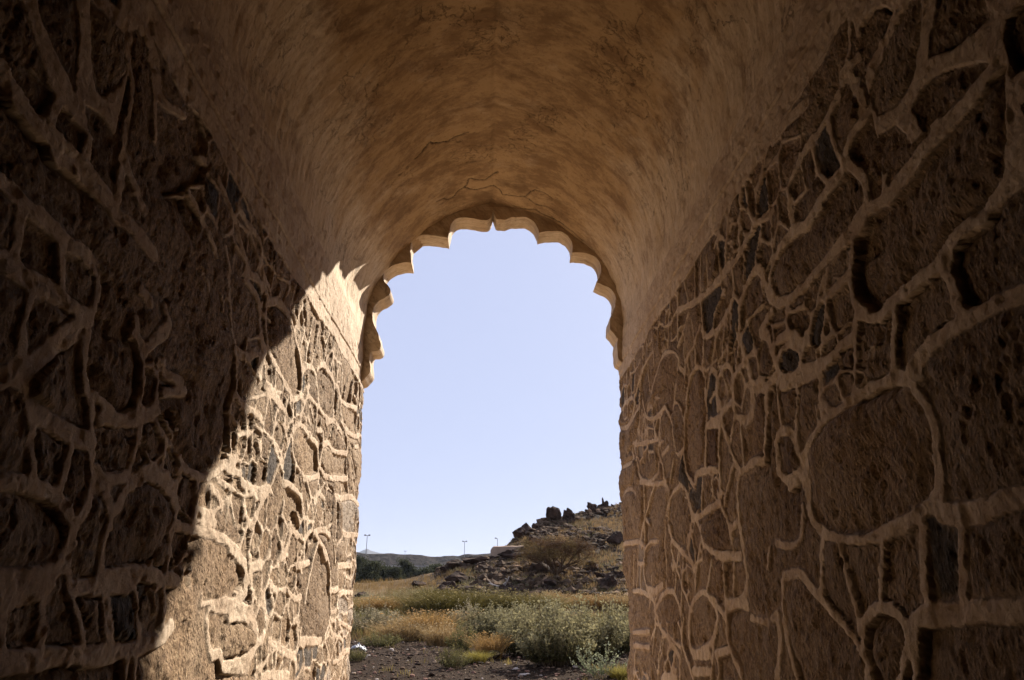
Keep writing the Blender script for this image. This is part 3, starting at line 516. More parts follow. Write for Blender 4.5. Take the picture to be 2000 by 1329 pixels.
# ------------------------------------------------------------------ floor, outer walls, roof, back of the passage
def box_bm(bm, x0, x1, y0, y1, z0, z1):
    v = [bm.verts.new(p) for p in ((x0,y0,z0),(x1,y0,z0),(x1,y1,z0),(x0,y1,z0),(x0,y0,z1),(x1,y0,z1),(x1,y1,z1),(x0,y1,z1))]
    for f in ((0,3,2,1),(4,5,6,7),(0,1,5,4),(1,2,6,5),(2,3,7,6),(3,0,4,7)): bm.faces.new([v[i] for i in f])
def from_bm(name, bm, mat, parent=None, smooth=False):
    bmesh.ops.recalc_face_normals(bm, faces=bm.faces)
    me = bpy.data.meshes.new(name); bm.to_mesh(me); bm.free()
    for p in me.polygons: p.use_smooth = smooth
    return link(name, me, mat, parent)
def facade():
    o = VPR.copy(); T = np.gradient(o, axis=0); T /= np.linalg.norm(T, axis=1)[:, None]
    o = (o-np.stack([T[:, 1], -T[:, 0]], -1)*0.09)[::6]
    hole = np.vstack([[(-A_L-0.09, 0.0)], [(-A_L-0.19, 3.4)], o, [(A_R+0.19, 3.4)], [(A_R+0.09, 0.0)]])
    poly = np.vstack([hole, [(3.4, 0.0), (3.4, 7.2), (-3.4, 7.2), (-3.4, 0.0)]])
    bm = bmesh.new(); n = len(poly)
    tris = tessellate_polygon([[Vector((p[0], p[1], 0)) for p in poly]])
    fr = [bm.verts.new((p[0], Y_END-0.26, p[1])) for p in poly]; bk = [bm.verts.new((p[0], Y_END-0.012, p[1])) for p in poly]
    for t in tris:
        bm.faces.new([fr[i] for i in t]); bm.faces.new([bk[i] for i in t[::-1]])
    for i in range(n): bm.faces.new((fr[i], bk[i], bk[(i+1) % n], fr[(i+1) % n]))
    box_bm(bm, -3.4, -3.1, -3.5, Y_END-0.262, 0.0, 7.2); box_bm(bm, 3.1, 3.4, -3.5, Y_END-0.262, 0.0, 7.2)
    box_bm(bm, -3.098, 3.098, -3.5, Y_END-0.262, 6.0, 6.3)
    from_bm('outer_wall', bm, SHELL, gate)
    # unseen dark chamber added behind the camera to cut bounced light
    bm = bmesh.new(); box_bm(bm, -3.098, 3.098, -3.3, -3.02, 0.0, 5.998)
    box_bm(bm, -3.098, -2.9, -3.018, 0.27, 0.0, 5.998); box_bm(bm, 2.9, 3.098, -3.018, 0.27, 0.0, 5.998)
    box_bm(bm, -2.898, 2.898, -3.018, 0.27, 5.6, 5.998); box_bm(bm, -2.898, 2.898, -3.018, 0.295, 0.0, 0.06)
    from_bm('absorber_chamber', bm, ROCK, gate)
    bm = bmesh.new(); poly = np.vstack([hole, [(2.898, 0.0), (2.898, 5.6), (-2.898, 5.6), (-2.898, 0.0)]])
    tris = tessellate_polygon([[Vector((p[0], p[1], 0)) for p in poly]])
    v = [bm.verts.new((p[0], 0.31, p[1])) for p in poly]; w = [bm.verts.new((p[0], 0.36, p[1])) for p in poly]
    for t in tris: bm.faces.new([v[i] for i in t]); bm.faces.new([w[i] for i in t[::-1]])
    for i in range(len(poly)): bm.faces.new((v[i], w[i], w[(i+1) % len(poly)], v[(i+1) % len(poly)]))
    from_bm('inner_wall', bm, ROCK, gate)
facade()
def bounce_apron():  # added unseen slab outside the mouth, bounces sunlight up to the vault
    bm = bmesh.new()
    box_bm(bm, -4.5, 4.5, 6.32, 10.2, -0.3, 0.05)
    o = from_bm('bounce_slab', bm, BOUNCE_PALE); tag(o, kind='structure')
bounce_apron()
def mouth_bounce_slab():  # added unseen pale floor slab, brightens the mouth end by bounced light
    bm = bmesh.new(); box_bm(bm, -1.13, 1.21, 3.30, 6.318, 0.0, 0.06)
    o = from_bm('mouth_bounce_slab', bm, BOUNCE_PALE, gate)
mouth_bounce_slab()
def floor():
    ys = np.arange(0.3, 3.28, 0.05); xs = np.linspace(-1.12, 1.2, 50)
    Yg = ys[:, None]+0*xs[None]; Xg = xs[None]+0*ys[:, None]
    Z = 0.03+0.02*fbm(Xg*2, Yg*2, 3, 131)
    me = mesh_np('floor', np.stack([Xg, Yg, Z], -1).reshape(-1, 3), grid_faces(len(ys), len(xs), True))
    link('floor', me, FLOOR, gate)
floor()

# ================================================================== THE LAND
RIDGE = [(560, 1141), (640, 1139), (700, 1138), (760, 1136), (800, 1129), (850, 1117), (900, 1101), (930, 1093), (957, 1086), (985, 1077), (1005, 1056),
         (1030, 1040), (1060, 1019), (1080, 1014), (1120, 1009), (1150, 1002), (1190, 991), (1225, 986), (1300, 972), (1420, 975), (1600, 1040)]
_ra = np.array([ray(*p) for p in RIDGE])
def ridge_el(az): return np.interp(az, _ra[:, 0], _ra[:, 1], left=rad(0.8), right=rad(1.0))
def ridge_r(az): return np.interp(np.degrees(az), [-40, -14, -2, 2, 5, 12, 25, 45], [58, 58, 62, 67, 78, 92, 100, 70])
def land(x, y):
    x = np.asarray(x, float); y = np.asarray(y, float)
    r = np.hypot(x, y)+1e-6; az = np.arctan2(x, y)
    front = np.cos(np.clip(az, -1.2, 1.2))**2*(y > 0)
    R = ridge_r(az); zR = EYE+R*np.tan(ridge_el(az))
    n1 = fbm(x*0.18, y*0.18, 4, 201); n2 = fbm(x*0.9, y*0.9, 3, 205)
    z48 = 1.0
    z = z48*sstep(23, 50, r)
    t = np.clip((r-46)/(R-46), 0, 1)
    z = np.where(r > 46, z48*sstep(23, 50, 46)+(zR-z48*sstep(23, 50, 46))*(0.82*t+0.18*t*t), z)
    fall = zR-(r-R)*0.30
    z = np.where(r > R, np.maximum(fall, 0.2), z)
    z = z*np.clip(front*1.3, 0, 1)
    hillm = sstep(46, 54, r)*sstep(rad(-4), rad(3), az)*sstep(0, 1, (R+14-r)/14)
    z = z+hillm*(0.55*n1*np.clip(1.3-np.abs(t-0.5)*1.7, 0.1, 1)+0.20*n2)+(0.05*n1*sstep(8, 25, r)+0.035*n2*sstep(8, 14, r))*sstep(400, 100, r)
    # low gravel bank in the foreground
    z = z+0.10*sstep(9, 14, r)*fbm(x*0.5, y*0.5, 3, 207)
    return z
def lz(x, y): return float(land(np.array([x]), np.array([y]))[0])
def on_ground(px, py, rmin=9.0, rmax=130.0):
    az, el = ray(px, py); rs = np.linspace(rmin, rmax, 3000)
    z = land(rs*math.sin(az), rs*math.cos(az)); q = np.where(z >= EYE+rs*math.tan(el))[0]
    r = rs[q[0]] if len(q) else rmax
    return r*math.sin(az), r*math.cos(az), r
def px_az(px): return ray(px, 1160)[0]
def top_z(px, py, r): return EYE+r*math.tan(ray(px, py)[1])

def ground():
    az = np.concatenate([np.arange(-180, -24, 4.0), np.arange(-24, 26, 0.14), np.arange(26, 180.1, 4.0)])
    az = np.radians(az); az[-1] = az[0]+2*math.pi
    rs = [0.0, 3.0, 5.0]
    while rs[-1] < 9000:
        r = rs[-1]; rs.append(r+(0.09+0.0026*r if r < 130 else r*0.06))
    rs = np.array(rs)
    Rg = rs[:, None]+0*az[None]; Ag = az[None]+0*rs[:, None]
    X = Rg*np.sin(Ag); Y = Rg*np.cos(Ag); Z = land(X, Y)
    R = ridge_r(Ag)
    hill = sstep(44, 56, Rg+4*fbm(X*0.2, Y*0.2, 3, 211))*sstep(rad(-9), rad(-3), Ag)*sstep(R+30, R+10, Rg)
    grav = sstep(31, 24, Rg+5*fbm(X*0.25, Y*0.25, 3, 213)+np.where(Ag > rad(2), 1.5, 0))
    me = mesh_np('ground', np.stack([X, Y, Z], -1).reshape(-1, 3), grid_faces(len(rs), len(az), True), {'hill': hill, 'grav': grav})
    m, nt, p = new_mat('dry_ground'); b = NB(nt)
    oc = b.n('ShaderNodeTexCoord').outputs['Object']
    n1 = b.noise(oc, 1.7, 8, 0.65); n2 = b.noise(oc, 14, 6, 0.7); n3 = b.noise(oc, 0.35, 5, 0.6)
    gravel = b.ramp(n2, [(0.3, (0.014, 0.009, 0.006)), (0.52, (0.042, 0.027, 0.018)), (0.72, (0.095, 0.066, 0.045))])
    soil = b.ramp(n1, [(0.3, (0.10, 0.065, 0.035)), (0.7, (0.28, 0.195, 0.11))])
    hillc = b.ramp(n1, [(0.42, (0.014, 0.010, 0.008)), (0.54, (0.06, 0.040, 0.027)), (0.64, (0.20, 0.14, 0.085)), (0.76, (0.26, 0.195, 0.12))])
    hillc = b.mix(b.ramp(n3, [(0.42, 0.65), (0.58, 0)]), hillc, (0.020, 0.014, 0.011))
    c = b.mix(b.attr('grav'), soil, gravel); c = b.mix(b.attr('hill'), c, hillc)
    p.inputs['Specular IOR Level'].default_value = 0.03; b.l(c, p.inputs['Base Color']); b.l(b.bump(b.math('ADD', n2, n1), 0.9, 0.16), p.inputs['Normal'])
    o = link('ground', me, m); tag(o, kind='structure')
ground()

def far_hills():
    # the long dark ridge beyond the plain, and one blue peak far behind it
    def strip(name, prof, r0, r1, r2, c1, c2, rough, nscale, seed):
        pa = np.array([ray(*p) for p in prof])
        az = np.linspace(pa[0, 0]-0.0, pa[-1, 0], 360)
        rs = np.concatenate([np.linspace(r0, r1, 26), np.linspace(r1, r2, 10)[1:]])
        Rg = rs[:, None]+0*az[None]; Ag = az[None]+0*rs[:, None]
        el = np.interp(Ag, pa[:, 0], pa[:, 1])
        zt = EYE+r1*np.tan(el)
        t = np.where(Rg < r1, (Rg-r0)/(r1-r0), 1-(Rg-r1)/(r2-r1))
        X = Rg*np.sin(Ag); Y = Rg*np.cos(Ag)
        nz = fbm(X*nscale, Y*nscale, 5, seed)
        Z = zt*np.clip(t, 0, 1)**0.75*(1+0.10*nz*np.sin(np.pi*np.clip(t, 0, 1)))+rough*fbm(X*nscale*3, Y*nscale*3, 3, seed+2)*t-0.5
        me = mesh_np(name, np.stack([X, Y, Z], -1).reshape(-1, 3), grid_faces(len(rs), len(az), True))
        m = simple_mat(name+'_rock', c1, c2, nscale*9, 0.8, 3.0, 0.95)
        tag(link(name, me, m), kind='structure')
    strip('far_ridge', [(300, 1088), (560, 1084), (690, 1080), (720, 1080), (760, 1080), (800, 1081), (830, 1083), (860, 1086), (890, 1084), (915, 1081), (960, 1079), (1040, 1078), (1200, 1082), (1500, 1100)],
          565, 620, 900, (0.012, 0.010, 0.010), (0.060, 0.048, 0.042), 2.0, 0.02, 221)
    strip('distant_peak', [(600, 1120), (660, 1092), (690, 1080), (703, 1079), (711, 1075), (718, 1073), (724, 1076), (735, 1079), (760, 1084), (800, 1090), (830, 1110)],
          5200, 6000, 7200, (0.05, 0.048, 0.05), (0.11, 0.10, 0.10), 10.0, 0.002, 231)
far_hills()

# ------------------------------------------------------------------ rocks
def rock_mesh(name, seed, sx=1, sy=1, sz=1, sub=3, amp=0.45, blocky=0.0):
    rr = random.Random(seed); bm = bmesh.new(); bmesh.ops.create_icosphere(bm, subdivisions=sub, radius=0.5)
    off = Vector((rr.random()*90, rr.random()*90, rr.random()*90))
    planes = [(Vector((rr.gauss(0, 1), rr.gauss(0, 1), rr.gauss(0, 1))).normalized(), rr.uniform(0.20, 0.38)) for _ in range(13)]
    for v in bm.verts:
        p = v.co.copy()
        d = 1+amp*mnoise.fractal(p*2.2+off, 0.9, 2.1, 4)
        p = p*d
        for n, h in planes:
            e = p.dot(n)-h
            if e > 0: p -= n*e*0.97
        p += p.normalized()*(0.05*mnoise.noise(p*9+off)-0.10*max(0.0, mnoise.noise(p*4.5+off*2)))
        v.co = Vector((p.x*sx, p.y*sy, p.z*sz))
    me = bpy.data.meshes.new(name); bm.to_mesh(me); bm.free()
    me.materials.append(ROCK)
    for p in me.polygons: p.use_smooth = False
    return me
ROCKS = [rock_mesh('boulder', 300+i, sub=3) for i in range(8)]
def put_rock(name, mesh, px, py_top, py_base, w_px, label, cat='boulder', group=None, r=None, rz=0.0, mat=None, depth=1.0):
    """a rock standing on the land where the ray through its foot meets it"""
    x, y, rr = on_ground(px, py_base) if r is None else (r*math.sin(px_az(px)), r*math.cos(px_az(px)), r)
    h = (py_base-py_top)*rr/FPX*1.12; w = w_px*rr/FPX*1.1
    o = link(name, mesh, None); z = lz(x, y)
    o.location = (x, y, z+h*0.40); o.scale = (w, w*depth, h*1.1); o.rotation_euler = (0, 0, rz)
    tag(o, label, cat, group); return o
# summit and slope outcrops
def crag(name, seed, px, py_top, py_base, w_px, label, spikes, r):
    """a jagged outcrop: several upright splinters growing from one rock mass"""
    rr = random.Random(seed); bm = bmesh.new()
    az = px_az(px); x = r*math.sin(az); y = r*math.cos(az); zb = lz(x, y)
    H = top_z(px, py_top, r)-zb+0.3; W = w_px*r/FPX
    for k in range(spikes*2):
        j = k//2; main = k % 2 == 0
        h = H*((1.0 if j == spikes//2 else rr.uniform(0.6, 0.88)) if main else rr.uniform(0.3, 0.55)); w = W/spikes*rr.uniform(1.3, 1.8)
        cx = (j-(spikes-1)/2)/max(1, spikes)*W*0.85+rr.uniform(-0.2, 0.2)*w; lean = rr.uniform(-0.25, 0.25)
        n0 = len(bm.verts); bmesh.ops.create_icosphere(bm, subdivisions=3, radius=0.5); bm.verts.ensure_lookup_table()
        off = Vector((rr.random()*50, rr.random()*50, k*3))
        pl = [(Vector((rr.gauss(0, 1), rr.gauss(0, 1), rr.gauss(0, 0.45))).normalized(), rr.uniform(0.16, 0.34)) for _ in range(8)]+[(Vector((rr.uniform(-0.7, 0.7), rr.uniform(-0.4, 0.4), 1)).normalized(), rr.uniform(0.30, 0.42))]
        for v in bm.verts[n0:]:
            q = v.co*(1+0.35*mnoise.fractal(v.co*2.6+off, 0.9, 2.1, 3))
            for nn, hh in pl:
                e_ = q.dot(nn)-hh
                if e_ > 0: q = q-nn*e_*0.97
            t = q.z+0.3
            v.co = Vector((q.x*w*1.6+cx+lean*t*w, q.y*w*1.6, (q.z+0.30)*h*1.45-0.35))
    me = bpy.data.meshes.new(name); bm.to_mesh(me); bm.free(); me.materials.append(ROCK)
    o = link(name, me); o.location = (x, y, zb); o.rotation_euler = (0, 0, -az); tag(o, label, 'rock outcrop'); return o

R1 = float(ridge_r(px_az(1085)))
put_rock('boulder', rock_mesh('boulder', 41, amp=0.3), 1083, 992, 1020, 34, 'biggest blocky boulder standing on the crest of the rocky hill', r=R1-2)
crag('rock_outcrop', 5, 1113, 991, 1016, 26, 'jagged splintered crag right of the biggest crest boulder, against the sky', 4, R1-1)
crag('rock_outcrop', 9, 1186, 976, 996, 18, 'tall pointed rock spire at the highest, right end of the crest', 3, float(ridge_r(px_az(1186)))-1)
put_rock('boulder', rock_mesh('boulder', 43), 1162, 988, 1008, 24, 'low rounded boulder on the crest just left of the tall spire', r=float(ridge_r(px_az(1162)))-1)
crag('rock_outcrop', 12, 1203, 984, 998, 14, 'small broken rock tooth right of the tall spire on the crest', 2, float(ridge_r(px_az(1203)))-1)
put_rock('boulder', rock_mesh('boulder', 45), 1045, 1019, 1038, 14, 'small upright boulder halfway up the skyline of the hill', r=R1-6)
put_rock('boulder', rock_mesh('boulder', 46), 1030, 1029, 1052, 44, 'broad dark boulder on the skyline left of the hill crest', r=R1-9)
put_rock('boulder', rock_mesh('boulder', 47), 1015, 1042, 1064, 30, 'dark boulder stepping down the skyline above the mud wall', r=68)
put_rock('boulder', rock_mesh('boulder', 48), 1001, 1051, 1067, 16, 'peaked small boulder just behind the mud wall', r=70)
put_rock('boulder', rock_mesh('boulder', 49), 990, 1058, 1070, 14, 'lowest small boulder behind the mud wall by the lamp post', r=70)
put_rock('boulder', rock_mesh('boulder', 50, amp=0.3), 1040, 1062, 1090, 30, 'blocky dark boulder against the right end of the mud wall', r=64)
put_rock('boulder', rock_mesh('boulder', 51), 1207, 1040, 1070, 40, 'layered dark rock mass on the slope right of the dry tree', r=66)
put_rock('boulder', rock_mesh('boulder', 52), 1152, 1120, 1142, 40, 'dark boulder in straw grass right of the dry tree trunk', r=55)
put_rock('boulder', rock_mesh('boulder', 53), 1078, 1141, 1160, 34, 'rounded dark rock with a hollow at the foot of the dry tree', r=50)
put_rock('boulder', rock_mesh('boulder', 54), 1196, 1144, 1168, 76, 'long flat dark ledge of rock beside the right jamb', r=45)
put_rock('boulder', rock_mesh('boulder', 55), 985, 1143, 1160, 26, 'rounded brown boulder beside the bleached branches', r=49)
put_rock('boulder', rock_mesh('boulder', 56), 890, 1126, 1146, 60, 'low dark rock mass at the left foot of the hill', r=54)
put_rock('boulder', rock_mesh('boulder', 57), 925, 1098, 1120, 60, 'dark rock band under the left end of the mud wall', r=60)
put_rock('boulder', rock_mesh('boulder', 58), 1000, 1092, 1106, 60, 'low dark rock shelf directly below the mud wall', r=60)
put_rock('boulder', rock_mesh('boulder', 59), 1060, 1120, 1142, 38, 'dark green-black rock left of the dry tree trunk', r=56)
put_rock('boulder', rock_mesh('boulder', 60), 818, 1137, 1150, 34, 'small dark rock heap where the hill starts at the left', r=54)
put_rock('boulder', rock_mesh('boulder', 61), 706, 1144, 1154, 30, 'reddish flat rock on the far rise beside the left jamb', r=50)
put_rock('boulder', rock_mesh('boulder', 62, amp=0.2), 966, 1272, 1290, 22, 'round black boulder on the gravel beside orange grass')
put_rock('boulder', rock_mesh('boulder', 64, amp=0.2), 843, 1313, 1322, 14, 'small pinkish rock on the near gravel')

rr = random.Random(21); k = 0; tries = 0
G_B = 'dark boulders strewn over the hillside'
while k < 275 and tries < 9000:
    tries += 1
    px = rr.uniform(860, 1240); az = px_az(px); R = float(ridge_r(az)); el = float(ridge_el(az))
    r = rr.uniform(47, R+0.5); x = r*math.sin(az); y = r*math.cos(az)
    if fbm(np.array([x*0.16]), np.array([y*0.16]), 3, 241)[0]+0.25*(r-47)/(R-46) < -0.02: continue
    s = rr.uniform(0.3, 1.0)*(1.7 if rr.random() < 0.2 else 1)
    o = link('boulder', rr.choice(ROCKS)); o.location = (x, y, lz(x, y)+s*0.12)
    o.scale = (s*rr.uniform(0.9, 1.6), s*rr.uniform(0.8, 1.3), s*rr.uniform(0.6, 1.0)); o.rotation_euler = (rr.uniform(-0.3, 0.3), rr.uniform(-0.3, 0.3), rr.uniform(0, 6.28))
    tag(o, 'dark weathered boulder among many scattered over the dry hillside', 'boulder', G_B); k += 1

def scree():
    rs = np.random.RandomState(15); bm = bmesh.new(); bmesh.ops.create_icosphere(bm, subdivisions=1, radius=0.5)
    T = np.array([v.co[:] for v in bm.verts]); FT = np.array([[v.index for v in f.verts] for f in bm.faces]); bm.free()
    n = 11000; az = rs.uniform(px_az(850), px_az(1250), n); R = ridge_r(az); r = np.sqrt(rs.uniform(0, 1, n)*((R+1)**2-47**2)+47**2)
    x = r*np.sin(az); y = r*np.cos(az)
    k = fbm(x*0.16, y*0.16, 3, 241)+0.35*(r-47)/(R-46)+0.4*fbm(x*0.7, y*0.7, 2, 243) > 0.04
    x, y = x[k], y[k]; n = len(x); s = 0.07+0.13*rs.rand(n)+0.35*rs.rand(n)**5
    A = rs.rand(n)*6.28; sc = np.stack([s*(0.8+0.9*rs.rand(n)), s*(0.7+0.6*rs.rand(n)), s*(0.5+0.5*rs.rand(n))], -1)*1.7
    P = T[None]*(1+0.20*rs.randn(n, len(T), 1))*sc[:, None, :]
    ca, sa = np.cos(A)[:, None], np.sin(A)[:, None]
    X = P[..., 0]*ca-P[..., 1]*sa+x[:, None]; Y = P[..., 0]*sa+P[..., 1]*ca+y[:, None]; Z = P[..., 2]+land(x, y)[:, None]+s[:, None]*0.2
    F = (FT[None]+(np.arange(n)*len(T))[:, None, None]).reshape(-1, 3)
    cc = np.array([[0.075, 0.048, 0.030]])*(0.5+1.0*rs.rand(n, 1)+1.6*(rs.rand(n, 1) > 0.93))
    o = link('scree', mesh_np('scree', np.stack([X, Y, Z], -1).reshape(-1, 3), F, colors=np.repeat(cc, len(T), axis=0), smooth=False), PEBBLE)
    tag(o, 'small dark broken stones littering the hillside', 'scree', kind='stuff')
scree()

# ------------------------------------------------------------------ mud wall on the hill
def mud_wall():
    r = 62.5; z0 = top_z(990, 1096, r)
    x0, x1 = r*math.sin(px_az(957)), r*math.sin(px_az(1026)); y = r*math.cos(px_az(990))
    bm = bmesh.new(); n = 24; H = top_z(990, 1067, r)-z0; th = 0.35
    rows = []
    for i in range(n+1):
        t = i/n; x = x0+(x1-x0)*t; yy = y+1.1*t
        h = H*(0.90+0.10*math.sin(min(1, t*7)*math.pi/2))+0.05*mnoise.noise(Vector((t*6, 3, 1)))+0.12*t
        if i == 0: h *= 0.80
        if i == 1: h *= 0.95
        rows.append([bm.verts.new(p) for p in ((x, yy, z0-0.6), (x, yy+0.03*mnoise.noise(Vector((t*9, 0, 0))), z0+h-0.06), (x, yy+th*0.5, z0+h), (x, yy+th, z0+h-0.06), (x, yy+th, z0-0.6))])
    for a, c in zip(rows, rows[1:]):
        for j in range(4): bm.faces.new((a[j], c[j], c[j+1], a[j+1]))
    bm.faces.new(rows[0][::-1]); bm.faces.new(rows[-1])
    o = from_bm('mud_wall', bm, MUD); tag(o, 'short smooth tan mud wall standing on the left shoulder of the rocky hill', 'wall')
mud_wall()

# ------------------------------------------------------------------ lamp posts
def tube(bm, p0, p1, r0, r1, n=8, caps=True):
    p0 = Vector(p0); p1 = Vector(p1); d = (p1-p0).normalized()
    u = d.orthogonal().normalized(); v = d.cross(u)
    a = [bm.verts.new(p0+(u*math.cos(2*math.pi*i/n)+v*math.sin(2*math.pi*i/n))*r0) for i in range(n)]
    c = [bm.verts.new(p1+(u*math.cos(2*math.pi*i/n)+v*math.sin(2*math.pi*i/n))*r1) for i in range(n)]
    for i in range(n): bm.faces.new((a[i], a[(i+1) % n], c[(i+1) % n], c[i]))
    if caps: bm.faces.new(a[::-1]); bm.faces.new(c)
def lamp_post(px, py_top, r, arms, label, rz=0.0, fat=1.0):
    az = px_az(px); x, y = r*math.sin(az), r*math.cos(az); z = 0.1; H = top_z(px, py_top, r)-z
    root = empty('lamp_post', (x, y, z), rz); tag(root, label, 'lamp post', 'lamp posts along the far road')
    bm = bmesh.new(); tube(bm, (0, 0, 0), (0, 0, H), 0.12*fat, 0.07*fat, 10); tube(bm, (0, 0, 0), (0, 0, 0.5), 0.28, 0.28, 10); from_bm('pole', bm, METAL, root)
    for s in arms:
        bm = bmesh.new(); tube(bm, (0, 0, H-0.1), (s*0.35, 0, H), 0.06*fat, 0.06*fat, 6); from_bm('arm', bm, METAL, root)
        bm = bmesh.new(); L = 0.55; x0 = s*0.28; x1 = s*(0.28+L)
        box_bm(bm, min(x0, x1), max(x0, x1), -0.25, 0.25, H-0.08, H+0.22)
        bmesh.ops.bevel(bm, geom=bm.edges[:], offset=0.07, segments=2, affect='EDGES'); hd = from_bm('lamp_head', bm, METAL, root)
        bm = bmesh.new(); box_bm(bm, min(x0, x1)+0.1, max(x0, x1)-0.1, -0.18, 0.18, H-0.12, H-0.082); from_bm('lens', bm, LAMPGLASS, hd)
lamp_post(709, 1046, 190, (-1, 1), 'tallest lamp post, rising beside the left jamb in front of the blue peak')
lamp_post(905, 1058, 230, (-1, 1), 'twin-headed lamp post in the middle, above the far ridge', 0.15)
lamp_post(971, 1052, 210, (-1,), 'lamp post with one arm rising behind the mud wall')
lamp_post(787, 1077, 420, (-1, 1), 'faintest, farthest lamp post just topping the far ridge', 0.0)

# ------------------------------------------------------------------ far road on its embankment
def road_bank():
    r = 330; za, zb = top_z(790, 1113, r), top_z(790, 1101, r)
    az0, az1 = px_az(640), px_az(905)
    n = 60; rows = []
    V = []
    for i in range(n+1):
        a = az0+(az1-az0)*i/n
        for rad_, z in ((r-26, -0.5), (r-3, za), (r+9, za+0.02), (r+40, -0.5)): V.append((rad_*math.sin(a), rad_*math.cos(a), z+(0.5*float(fbm(np.array([i*0.35]), np.array([z]), 2, 251)[0]) if z < 0 else 0)))
    me = mesh_np('road_embankment', np.array(V), grid_faces(n+1, 4))
    tag(link('road_embankment', me, simple_mat('bank_earth', (0.045, 0.037, 0.03), (0.11, 0.09, 0.07), 0.3, 0.5, 0.5)), kind='structure')
    V = []
    for i in range(n+1):
        a = az0+(az1-az0)*i/n
        for rad_, z in ((r-2.2, za-0.5), (r-2.2, za+1.75), (r-1.9, za+1.75), (r-1.9, za-0.5)): V.append((rad_*math.sin(a), rad_*math.cos(a), z))
    root = empty('road_barrier', (r*math.sin(px_az(780)), r*math.cos(px_az(780)), za)); tag(root, 'long pale grey concrete parapet of the road crossing below the far ridge', 'barrier')
    V = np.array(V)-np.array(root.location)
    link('parapet', mesh_np('parapet', V, grid_faces(n+1, 4), smooth=False), CONC, root)
    bm = bmesh.new()
    for i in range(0, n, 2):
        a = az0+(az1-az0)*i/n; p = Vector(((r-2.4)*math.sin(a), (r-2.4)*math.cos(a), za-1.2))-root.location
        tube(bm, p, p+Vector((0, 0, 3.1)), 0.16, 0.16, 6)
    o = from_bm('post', bm, METAL, root); o['kind'] = 'stuff'
road_bank()

# ================================================================== PLANTS
def blades(rs, n, base, lean, length, width, color, jitter=0.25, bend=0.35):
    """n thin tapered blades (2 quads) as arrays; base (n,3)"""
    a = rs.rand(n)*2*np.pi; L = length*(0.6+0.7*rs.rand(n)); ln = lean*(rs.rand(n)**0.8)
    dx, dy = np.cos(a)*ln, np.sin(a)*ln
    tip1 = base+np.stack([dx*L*0.45, dy*L*0.45, L*0.55], -1)
    tip2 = base+np.stack([dx*L*(1.0+bend), dy*L*(1.0+bend), L*np.sqrt(np.maximum(0.1, 1-ln**2*0.6))], -1)
    b = rs.rand(n)*2*np.pi; w = width*(0.7+0.6*rs.rand(n)); sx, sy = np.cos(b)*w, np.sin(b)*w; o = np.zeros(n)
    s = np.stack([sx, sy, o], -1)
    V = np.stack([base-s, base+s, tip1+s*0.8, tip1-s*0.8, tip2+s*0.15, tip2-s*0.15], 1).reshape(-1, 3)
    k = np.arange(n)[:, None]*6
    F = np.concatenate([k+np.array([[0, 1, 2, 3]]), k+np.array([[3, 2, 4, 5]])], 0)
    c = color*(1+jitter*(rs.rand(n, 1)*2-1)); Cc = np.repeat(np.clip(c, 0.005, 1), 6, axis=0)
    return V, F, Cc
def merge(parts):
    V = []; F = []; Cc = []; o = 0
    for v, f, c in parts: V.append(v); F.append(f+o); Cc.append(c); o += len(v)
    return np.concatenate(V), np.concatenate(F), np.concatenate(Cc)
def leaf_quads(rs, P, size, color, jitter=0.3, up=0.5):
    n = len(P); d = rs.randn(n, 3); d[:, 2] = np.abs(d[:, 2])*up+0.3; d /= np.linalg.norm(d, axis=1)[:, None]
    s = np.cross(d, rs.randn(n, 3)); s /= np.linalg.norm(s, axis=1)[:, None]+1e-9
    L = size*(0.6+0.8*rs.rand(n, 1)); w = L*0.24
    V = np.stack([P, P+d*L*0.5+s*w, P+d*L, P+d*L*0.5-s*w], 1).reshape(-1, 3)
    F = np.arange(n)[:, None]*4+np.array([[0, 1, 2, 3]])
    c = color*(1+jitter*(rs.rand(n, 1)*2-1)); return V, F, np.repeat(np.clip(c, 0.004, 1), 4, axis=0)

